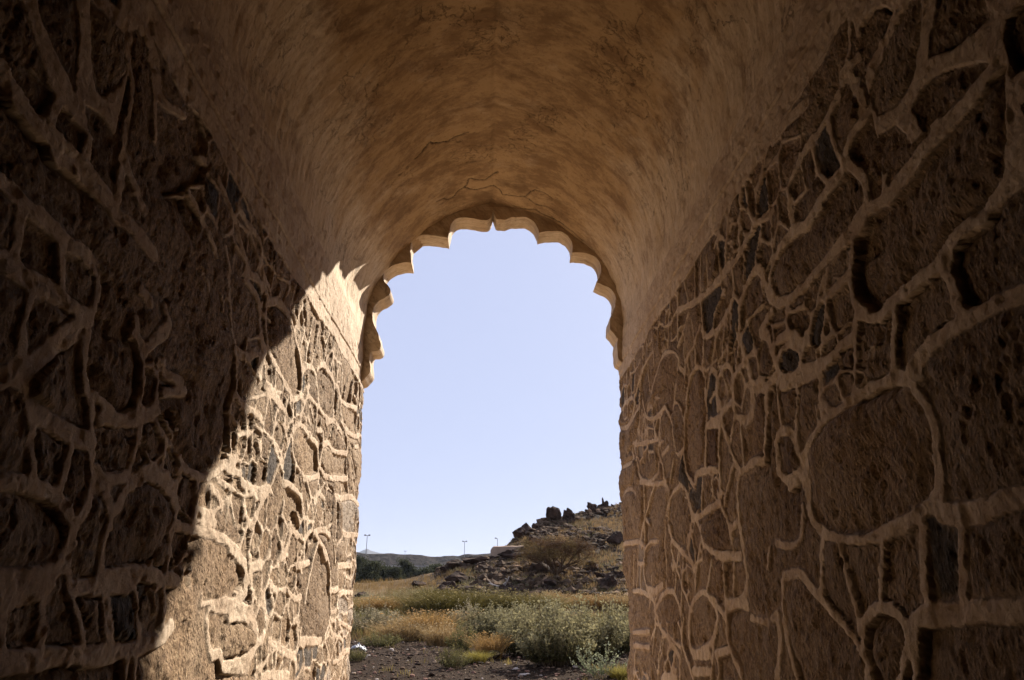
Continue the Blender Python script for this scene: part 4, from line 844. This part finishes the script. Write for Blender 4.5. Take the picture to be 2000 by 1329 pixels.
# unit plants, about 1 m tall and 1 m wide
def shrub_mesh(seed, leaf_c, tip_c, nst=210, nl=40, ls=0.042, spread=0.5):
    rs = np.random.RandomState(seed); P = []; T = []
    stems = []
    lob = rs.rand(7)*2*np.pi
    for i in range(nst):
        a = rs.rand()*2*np.pi; q = rs.rand()**0.6
        hgt = (0.72+0.28*rs.rand())*(1-0.50*q**2.2)*(0.85+0.2*math.sin(a*3+lob[0])+0.1*math.sin(a*5+lob[1]))
        base = np.array([math.cos(a), math.sin(a), 0])*q*0.26
        tip = np.array([math.cos(a)*q*spread*1.05, math.sin(a)*q*spread*1.05, hgt])
        t = np.linspace(0.12, 1, nl)[:, None]
        mid = (base+tip)/2+np.array([math.cos(a), math.sin(a), 0])*0.06*q
        pts = base*(1-t)**2+2*mid*t*(1-t)+tip*t*t
        pts = pts+rs.randn(nl, 3)*0.012*(0.5+t)
        P.append(pts); T.append(t[:, 0])
        stems.append((base, tip))
    P = np.concatenate(P); T = np.concatenate(T)
    col = leaf_c[None]*(1-T[:, None]**2)+tip_c[None]*T[:, None]**2
    n = len(P); a = leaf_quads(rs, P, ls, col, up=1.6)
    B = np.array([s[0] for s in stems]); E = np.array([s[1] for s in stems]); w = 0.0045
    sd = rs.randn(len(B), 3)*[1, 1, 0]; sd /= np.linalg.norm(sd, axis=1)[:, None]+1e-9
    Vs = np.stack([B-sd*w, B+sd*w, E+sd*w*0.3, E-sd*w*0.3], 1).reshape(-1, 3)
    Fs = np.arange(len(B))[:, None]*4+np.array([[0, 1, 2, 3]])
    Cs = np.repeat(np.array([[0.13, 0.10, 0.065]])*(0.7+0.6*rs.rand(len(B), 1)), 4, axis=0)
    leaves = mesh_np('foliage', a[0], a[1], colors=a[2], smooth=False); leaves.materials.append(LEAF)
    stem = mesh_np('stems', Vs, Fs, colors=Cs, smooth=False); stem.materials.append(LEAF)
    return leaves, stem
def tuft_mesh(seed, color, n=900, lean=0.5, width=0.006, spread=0.32, heads=None):
    rs = np.random.RandomState(seed)
    a = rs.rand(n)*2*np.pi; q = np.sqrt(rs.rand(n))*spread
    base = np.stack([np.cos(a)*q, np.sin(a)*q, -0.03+0*a], -1)
    v = blades(rs, n, base, lean, 0.85, width, np.array(color)[None], 0.35)
    parts = [v]
    if heads is not None:
        tips = v[0].reshape(-1, 6, 3)[::3, 4]; parts.append(leaf_quads(rs, tips, 0.06, np.array(heads)[None], 0.3))
    V, F, Cc = merge(parts); me = mesh_np('blades', V, F, colors=Cc, smooth=False); me.materials.append(LEAF); return me
G1, G1T = np.array([0.056, 0.053, 0.020]), np.array([0.27, 0.238, 0.128])
G2, G2T = np.array([0.055, 0.055, 0.018]), np.array([0.17, 0.15, 0.06])
GREY = [shrub_mesh(i, G1, G1T) for i in (1, 2, 3)]
OLIVE = [shrub_mesh(i, G2, G2T, 120, 30) for i in (11, 12)]
PALE = [shrub_mesh(i, np.array([0.13, 0.115, 0.06]), np.array([0.33, 0.28, 0.18]), 110, 30, 0.045) for i in (15, 16)]
SPARSE = [shrub_mesh(21, np.array([0.12, 0.14, 0.075]), np.array([0.26, 0.27, 0.17]), 34, 22, 0.06, 0.6)]
RUSH = [tuft_mesh(31, (0.095, 0.078, 0.024), 800, 0.85, 0.008, 0.42, heads=(0.20, 0.16, 0.07)), tuft_mesh(32, (0.14, 0.11, 0.040), 700, 0.9, 0.008, 0.42, heads=(0.24, 0.19, 0.09))]
STRAW = [tuft_mesh(41, (0.27, 0.165, 0.062), 800, 0.55, 0.006, heads=(0.38, 0.24, 0.10)), tuft_mesh(42, (0.30, 0.205, 0.095), 800, 0.55, 0.006, heads=(0.36, 0.27, 0.15))]
YELL = [tuft_mesh(45, (0.24, 0.20, 0.05), 700, 0.7, 0.008)]
def plant(kind, name, px, base_y, top_y, w_px, label, cat, group=None, rz=None, v=0):
    x, y, r = on_ground(px, base_y); z = lz(x, y)
    h = max(0.2, top_z(px, top_y, r)-z)/0.93; w = w_px*r/FPX*1.02
    src = kind[v % len(kind)]
    rz = random.Random(int(px*7+base_y)).uniform(0, 6.28) if rz is None else rz
    if isinstance(src, tuple):
        root = empty(name, (x, y, z), rz); root.scale = (w, w, h)
        link('foliage', src[0], None, root); link('stems', src[1], None, root)
    else:
        root = link(name, src); root.location = (x, y, z); root.rotation_euler = (0, 0, rz); root.scale = (w*1.1, w*1.1, h)
    tag(root, label, cat, group)
GS = 'grey-green desert shrubs beyond the gateway'; GR = 'olive rush clumps on the flat below the hill'; GT = 'dry grass clumps among the shrubs'
plant(GREY, 'desert_shrub', 1085, 1298, 1176, 150, 'big dense grey-green shrub, the nearest and largest, right of the round black boulder', 'shrub', GS, v=0)
plant(GREY, 'desert_shrub', 1150, 1288, 1166, 140, 'tall silvery shrub rising highest behind the largest shrub', 'shrub', GS, v=1)
plant(GREY, 'desert_shrub', 1212, 1280, 1180, 110, 'grey-green shrub half hidden by the right jamb', 'shrub', GS, v=2)
plant(GREY, 'desert_shrub', 1018, 1280, 1188, 110, 'grey-green shrub left of the largest one, behind orange grass', 'shrub', GS, v=2)
plant(GREY, 'desert_shrub', 955, 1248, 1182, 110, 'pale topped shrub in the middle of the view', 'shrub', GS, v=0)
plant(GREY, 'desert_shrub', 1000, 1240, 1176, 120, 'broad pale shrub just right of the middle, behind the others', 'shrub', GS, v=1)
plant(GREY, 'desert_shrub', 1065, 1240, 1172, 130, 'silvery shrub in the back row above the largest shrub', 'shrub', GS, v=2)
plant(PALE, 'desert_shrub', 912, 1232, 1172, 70, 'wispy pale shrub with upright tips above the dark rushes', 'shrub', GS, v=0)
plant(OLIVE, 'desert_shrub', 903, 1272, 1216, 62, 'small dark olive shrub left of the orange grass', 'shrub', GS, v=0)
plant(SPARSE, 'desert_shrub', 1178, 1322, 1248, 90, 'open small shrub with separate leafy stems, lowest at the right', 'shrub', GS)
plant(PALE, 'desert_shrub', 712, 1238, 1178, 90, 'pale wispy shrub against the left jamb', 'shrub', GS, v=1)
plant(PALE, 'desert_shrub', 757, 1236, 1186, 80, 'thin pale shrub second from the left jamb', 'shrub', GS, v=0)
plant(OLIVE, 'desert_shrub', 740, 1264, 1232, 80, 'low olive shrub at the edge of the gravel at the left', 'shrub', GS, v=1)
plant(OLIVE, 'desert_shrub', 885, 1306, 1262, 66, 'low dry olive shrub alone on the gravel', 'shrub', GS, v=0)
plant(OLIVE, 'desert_shrub', 694, 1292, 1262, 44, 'low olive clump under the white plastic sheet by the left jamb', 'shrub', GS, v=1)
plant(YELL, 'grass_clump', 930, 1294, 1272, 44, 'short yellow-green grass clump on the gravel left of the black boulder', 'grass clump', GT)
plant(STRAW, 'grass_clump', 956, 1286, 1240, 62, 'bright orange dry grass clump above the round black boulder', 'grass clump', GT, v=0)
plant(STRAW, 'grass_clump', 780, 1250, 1214, 90, 'tawny dry grass clump left of centre on the gravel edge', 'grass clump', GT, v=1)
plant(STRAW, 'grass_clump', 835, 1246, 1196, 100, 'rusty dry grass clump in front of the dark rushes', 'grass clump', GT, v=0)
plant(STRAW, 'grass_clump', 862, 1262, 1222, 70, 'tan dry grass clump beside the small dark olive shrub', 'grass clump', GT, v=1)
plant(STRAW, 'grass_clump', 745, 1196, 1168, 80, 'orange dry grass patch on the rise at the left', 'grass clump', GT, v=0)
plant(YELL, 'grass_clump', 1215, 1326, 1300, 50, 'yellow grass clump at the bottom by the right jamb', 'grass clump', GT)
plant(STRAW, 'grass_clump', 1075, 1184, 1156, 50, 'pale straw clump in front of the dry tree', 'grass clump', GT, v=1)
plant(STRAW, 'grass_clump', 1210, 1192, 1160, 70, 'golden straw clump under the flat rock ledge', 'grass clump', GT, v=1)
plant(STRAW, 'grass_clump', 1150, 1190, 1162, 80, 'brownish straw clump behind the back row of shrubs', 'grass clump', GT, v=0)
for i, (px, by, ty, w, lab) in enumerate([
    (800, 1194, 1162, 70, 'leftmost olive rush clump on the flat'),
    (838, 1204, 1154, 80, 'dark olive rush clump left of the darkest hollow'),
    (893, 1208, 1149, 100, 'tallest olive rush clump over the darkest hollow'),
    (950, 1198, 1155, 80, 'olive rush clump under the bleached branches'),
    (1008, 1200, 1158, 90, 'olive rush clump behind the broad pale shrub'),
    (1055, 1198, 1162, 70, 'rightmost green rush clump behind the silvery shrub'),
    (850, 1172, 1150, 60, 'far thin rush clump at the foot of the hill')]):
    plant(RUSH, 'rush_clump', px, by, ty, w, lab, 'rush clump', GR, v=i)

# ------------------------------------------------------------------ grass that nobody could count
def grass_stuff():
    rs = np.random.RandomState(77); parts = []
    def area(n, az0, az1, r0, r1, color, length, width, keep, per=7, spread=0.16, lean=0.5):
        az = rs.uniform(az0, az1, n); r = np.sqrt(rs.uniform(r0*r0, r1*r1, n))
        x = r*np.sin(az); y = r*np.cos(az); k = keep(x, y, r, az); x, y = x[k], y[k]
        m = len(x); X = np.repeat(x, per)+rs.randn(m*per)*spread; Y = np.repeat(y, per)+rs.randn(m*per)*spread
        base = np.stack([X, Y, land(X, Y)-0.02], -1)
        cl = np.repeat(0.75+0.5*rs.rand(m, 1), per, axis=0)*np.array(color)[None]
        sz = np.repeat(0.6+0.8*rs.rand(m), per)
        v, f, c = blades(rs, m*per, base, lean, length, width, cl, 0.25)
        parts.append((v, f, c))
    N = lambda x, y, s, k: fbm(x*s, y*s, 3, k)
    a0, a1 = rad(-14), rad(15)
    area(5200, a0, a1, 23, 60, (0.22, 0.145, 0.062), 0.34, 0.010, lambda x, y, r, a: (N(x, y, 0.25, 301) > -0.10) & (r > 24+3*N(x, y, 0.3, 303)) & ((a < rad(3)) | (r < 56)))
    area(4200, a0, a1, 23, 52, (0.15, 0.135, 0.045), 0.36, 0.011, lambda x, y, r, a: (N(x, y, 0.2, 305) > 0.0) & (r > 25+3*N(x, y, 0.3, 303)))
    area(1500, a0, a1, 23, 52, (0.26, 0.23, 0.14), 0.42, 0.009, lambda x, y, r, a: (N(x, y, 0.3, 307) > 0.1) & (r > 25+3*N(x, y, 0.3, 303)))
    area(700, a0, a1, 11, 25, (0.22, 0.17, 0.06), 0.14, 0.006, lambda x, y, r, a: N(x, y, 0.9, 309) > 0.28, spread=0.08)
    area(8000, rad(-6), a1, 46, 92, (0.25, 0.165, 0.08), 0.36, 0.018, lambda x, y, r, a: (N(x, y, 0.14, 311) > -0.10) & (r < ridge_r(a)+1))
    area(2600, rad(-3), a1, 48, 90, (0.15, 0.13, 0.07), 0.38, 0.018, lambda x, y, r, a: (N(x, y, 0.2, 313) > 0.0) & (r < ridge_r(a)))
    V, F, Cc = merge(parts)
    o = link('grass', mesh_np('grass', V, F, colors=Cc, smooth=False), LEAF)
    tag(o, 'straw, rust and olive dry grass covering the flat and the hillside', 'grass', kind='stuff')
grass_stuff()

def gravel_stuff():
    rs = np.random.RandomState(5)
    bm = bmesh.new(); bmesh.ops.create_icosphere(bm, subdivisions=1, radius=0.5)
    T = np.array([v.co[:] for v in bm.verts]); FT = np.array([[v.index for v in f.verts] for f in bm.faces]); bm.free()
    n = 6500
    az = rs.uniform(rad(-14), rad(14), n); r = np.sqrt(rs.uniform(10.5**2, 31**2, n)); x = r*np.sin(az); y = r*np.cos(az)
    s = 0.014+0.05*rs.rand(n)**4+0.018*rs.rand(n)
    A = rs.rand(n)*6.28; sc = np.stack([s*(0.8+0.8*rs.rand(n)), s*(0.7+0.6*rs.rand(n)), s*(0.45+0.4*rs.rand(n))], -1)*1.7
    P = T[None]*(1+0.25*rs.randn(n, len(T), 1)*0.6)*sc[:, None, :]
    ca, sa = np.cos(A)[:, None], np.sin(A)[:, None]
    X = P[..., 0]*ca-P[..., 1]*sa+x[:, None]; Y = P[..., 0]*sa+P[..., 1]*ca+y[:, None]; Z = P[..., 2]+land(x, y)[:, None]+s[:, None]*0.15
    V = np.stack([X, Y, Z], -1).reshape(-1, 3); F = (FT[None]+(np.arange(n)*len(T))[:, None, None]).reshape(-1, 3)
    pal = np.array([[0.075, 0.050, 0.034], [0.035, 0.024, 0.018], [0.14, 0.10, 0.07], [0.17, 0.10, 0.075], [0.42, 0.36, 0.31]])
    ci = rs.choice(5, n, p=[0.34, 0.28, 0.25, 0.10, 0.03]); Cc = np.repeat(pal[ci]*(0.8+0.4*rs.rand(n, 1)), len(T), axis=0)
    o = link('gravel', mesh_np('gravel', V, F, colors=Cc, smooth=False), PEBBLE)
    tag(o, 'brown, grey and white stones littering the bare gravel in front of the gateway', 'gravel', kind='stuff')
gravel_stuff()

# ------------------------------------------------------------------ trees
def limb(bm, pts, radii, n=7):
    prev = None
    for i, (p, r) in enumerate(zip(pts, radii)):
        p = Vector(p); d = (Vector(pts[min(i+1, len(pts)-1)])-Vector(pts[max(i-1, 0)])).normalized()
        u = d.cross(Vector((0.31, 0.9, 0.2))).normalized(); v = d.cross(u)
        ring = [bm.verts.new(p+(u*math.cos(2*math.pi*k/n)+v*math.sin(2*math.pi*k/n))*r) for k in range(n)]
        if prev:
            for k in range(n): bm.faces.new((prev[k], prev[(k+1) % n], ring[(k+1) % n], ring[k]))
        prev = ring
    bm.faces.new(prev)
def acacia():
    px, by = 1088, 1150; az = px_az(px); r = 52.5; x, y = r*math.sin(az), r*math.cos(az); z = lz(x, y)
    H = top_z(px, 1050, r)-z; W = 160*r/FPX/2
    root = empty('acacia_tree', (x, y, z), -az); tag(root, 'wide bare brown acacia tree with fanned limbs at the foot of the rocky hill', 'tree')
    rr = random.Random(4); rs = np.random.RandomState(4); bm = bmesh.new(); ends = []
    limb(bm, [(0, 0, -0.2), (0.02, 0, 0.25), (0.05, 0, 0.55)], [0.20, 0.17, 0.14])
    def grow(p, d, L, rad_, lvl):
        pts = [p.copy()]; rs_ = [rad_]
        for k in range(5):
            d = (d+Vector((rr.gauss(0, 0.16), rr.gauss(0, 0.16), rr.gauss(0.0, 0.10)))).normalized()
            if p.z > H*0.80: d.z *= 0.25; d.normalize()
            p = p+d*L/5; pts.append(p.copy()); rs_.append(rad_*(1-0.55*(k+1)/5))
            if lvl < 3 and k >= 1:
                nd = (d+Vector((rr.gauss(0, 0.75), rr.gauss(0, 0.75), rr.gauss(0.05, 0.35)))).normalized()
                grow(p.copy(), nd, L*0.58, rad_*0.5, lvl+1)
        limb(bm, pts, rs_, 6 if lvl < 2 else 4)
        ends.extend(pts[2:] if lvl >= 2 else pts[4:])
    for k in range(11):
        a = k/11*2*math.pi+rr.uniform(-0.2, 0.2); sp = rr.uniform(0.5, 1.15)
        grow(Vector((0.03*math.cos(a), 0.03*math.sin(a), 0.30)), Vector((math.cos(a)*sp, math.sin(a)*sp*0.8, 1.0)).normalized(), H*0.72*(0.8+0.4*rr.random()), 0.085, 0)
    from_bm('trunk', bm, BARK, root, True)
    E = np.array([e[:] for e in ends]); E = E[(np.abs(E[:, 0]) < W*1.1)]
    n = 13000; c = E[rs.randint(0, len(E), n)]+rs.randn(n, 3)*[0.20, 0.20, 0.13]
    # a flattened umbrella crown over the limbs
    m = 10000; a = rs.rand(m)*2*np.pi; q = np.sqrt(rs.rand(m)); ht = 0.30+0.66*np.sqrt(np.maximum(0, 1-q*q*0.86))
    D = np.stack([np.cos(a)*q*W, np.sin(a)*q*W*0.8, H*(ht*(0.86+0.14*rs.rand(m)))-0.9*rs.rand(m)**1.5], -1)
    k = fbm(D[:, 0]*1.3, D[:, 1]*1.3+D[:, 2]*1.9, 3, 401) > -0.10
    P = np.vstack([c, D[k]]); P = P[(P[:, 2] > 0.5) & (P[:, 2] < H*1.02)]
    g = fbm(P[:, 0]*1.1, P[:, 2]*1.4, 2, 403)[:, None]
    col = np.array([[0.11, 0.064, 0.032]])*(1+0.6*g)+np.array([[0.0, 0.012, 0.0]])*(g > 0.1)
    v, f, cc = leaf_quads(rs, P, 0.085, col, 0.35)
    me = mesh_np('crown', v, f, colors=cc, smooth=False); link('crown', me, LEAF, root)
acacia()
def plain_tree(px, top_y, r, w_px, label, seed, dark=1.0):
    az = px_az(px); x, y = r*math.sin(az), r*math.cos(az); z = 0.15; H = top_z(px, top_y, r)-z; W = w_px*r/FPX/2
    root = empty('tree', (x, y, z)); tag(root, label, 'tree', 'green trees on the plain before the far ridge')
    rs = np.random.RandomState(seed); rr = random.Random(seed); bm = bmesh.new()
    limb(bm, [(0, 0, -0.3), (0.1, 0, H*0.3), (0, 0.1, H*0.7)], [0.28, 0.2, 0.08])
    cl = []
    for k in range(26):
        a = rr.uniform(0, 6.28); q = rr.random()**0.6; hz = rr.uniform(0.18, 0.95)
        p = Vector((math.cos(a)*q*W*(1.15-hz*0.7), math.sin(a)*q*W*(1.15-hz*0.7), H*hz)); cl.append((p, rr.uniform(0.16, 0.32)*W))
        limb(bm, [(0, 0, H*hz*0.45), p*0.5+Vector((0, 0, H*hz*0.25)), p], [0.09, 0.06, 0.03], 5)
    from_bm('trunk', bm, BARK, root, True)
    parts = []
    for p, s in cl:
        n = 330; parts.append(np.array(p[:])[None]+rs.randn(n, 3)*[s, s, s*0.8])
    P = np.concatenate(parts); P = P[P[:, 2] < H*1.04]
    col = np.array([[0.042, 0.046, 0.026]])*dark*(1+0.4*fbm(P[:, 0]*0.8, P[:, 2]*0.8, 2, seed)[:, None])
    v, f, cc = leaf_quads(rs, P, 0.38, col, 0.3); link('crown', mesh_np('crown', v, f, colors=cc, smooth=False), LEAF, root)
plain_tree(716, 1100, 130, 50, 'dark tree at the foot of the tallest lamp post', 501)
plain_tree(700, 1088, 160, 40, 'dark tall tree half hidden by the left jamb', 502)
plain_tree(744, 1108, 140, 46, 'low dark tree second from the tallest lamp post', 503)
plain_tree(790, 1094, 150, 36, 'tall upright green tree in the middle of the plain', 504, 1.15)
plain_tree(768, 1112, 135, 34, 'small tree just left of the tall upright green one', 505)
plain_tree(850, 1106, 160, 50, 'rounded light green tree above the toe of the hill', 506, 1.2)
plain_tree(878, 1106, 170, 30, 'rightmost small tree meeting the hill slope', 507, 1.1)
plain_tree(822, 1112, 150, 44, 'low bush-like tree between the upright and the rounded tree', 508)

# ------------------------------------------------------------------ small things
def dead_branch(px, py, w_px, seed, label):
    x, y, r = on_ground(px, py); root_z = lz(x, y); rr = random.Random(seed); bm = bmesh.new(); W = w_px*r/FPX
    for k in range(6):
        p = Vector((rr.uniform(-0.4, 0.2)*W, rr.uniform(-0.2, 0.2), rr.uniform(0.05, 0.2))); pts = [p]; d = Vector((rr.choice((-1, 1))*rr.uniform(0.5, 1), rr.uniform(-0.3, 0.3), rr.uniform(0.1, 0.7))).normalized()
        for j in range(6):
            d = (d+Vector((rr.gauss(0, 0.25), rr.gauss(0, 0.2), rr.gauss(-0.12, 0.3)))).normalized(); p = p+d*W*0.13; p.z = max(p.z, 0.03); pts.append(p.copy())
        limb(bm, pts, [0.075*(1-0.13*j) for j in range(7)], 6)
    o = from_bm('dead_branch', bm, DEAD, None, True); o.location = (x, y, root_z); tag(o, label, 'dead branch')
dead_branch(930, 1158, 32, 3, 'tangle of bleached dead branches above the olive rushes')
dead_branch(985, 1152, 34, 8, 'bleached twisted branch lying over the rounded brown boulder')
def sheet():
    x, y, r = on_ground(697, 1284); bm = bmesh.new(); n = 12
    g = [[bm.verts.new(((i/n-0.5)*0.42, (j/n-0.5)*0.32, 0.24+0.09*mnoise.noise(Vector((i*0.45, j*0.5, 2)))+0.06*mnoise.noise(Vector((i*1.1, j*1.2, 7)))-0.14*abs(i/n-0.5))) for j in range(n+1)] for i in range(n+1)]
    for i in range(n):
        for j in range(n): bm.faces.new((g[i][j], g[i+1][j], g[i+1][j+1], g[i][j+1]))
    o = from_bm('plastic_sheet', bm, SHEET, None, True); o.location = (x, y, lz(x, y)); md = o.modifiers.new('thick', 'SOLIDIFY'); md.thickness = 0.006
    tag(o, 'crumpled white plastic sheet lying on weeds beside the left jamb', 'litter')
sheet()
for px, py, s, lab in ((937, 1296, 0.16, 'flat white stone in the middle of the near gravel'), (1023, 1321, 0.20, 'flat pale stone lowest on the gravel, left of the open small shrub'),
                       (1008, 1308, 0.16, 'flat grey stone on the gravel just above the lowest pale one'), (719, 1282, 0.12, 'small white stone right of the plastic sheet'), (795, 1252, 0.10, 'small white stone at the upper edge of the gravel')):
    x, y, r = on_ground(px, py); me = rock_mesh('stone', int(px), sub=2, amp=0.2); me.materials.clear(); me.materials.append(DEAD)
    o = link('stone', me); o.location = (x, y, lz(x, y)+s*0.12); o.scale = (s*1.5, s, s*0.45); tag(o, lab, 'stone')

# ------------------------------------------------------------------ desert haze
def haze():
    bm = bmesh.new(); box_bm(bm, -8200, 8200, -9200, 9200, -4.0, 420.0)
    m = bpy.data.materials.new('haze'); m.use_nodes = True; nt = m.node_tree
    nt.nodes.remove(nt.nodes['Principled BSDF']); v = nt.nodes.new('ShaderNodeVolumePrincipled')
    v.inputs['Color'].default_value = (0.72, 0.82, 1.0, 1); v.inputs['Density'].default_value = 0.00005; v.inputs['Anisotropy'].default_value = 0.2
    nt.links.new(v.outputs[0], nt.nodes['Material Output'].inputs['Volume'])
    o = from_bm('haze', bm, m); tag(o, 'thin bluish desert haze veiling the far ridge and peak', kind='stuff')
haze()
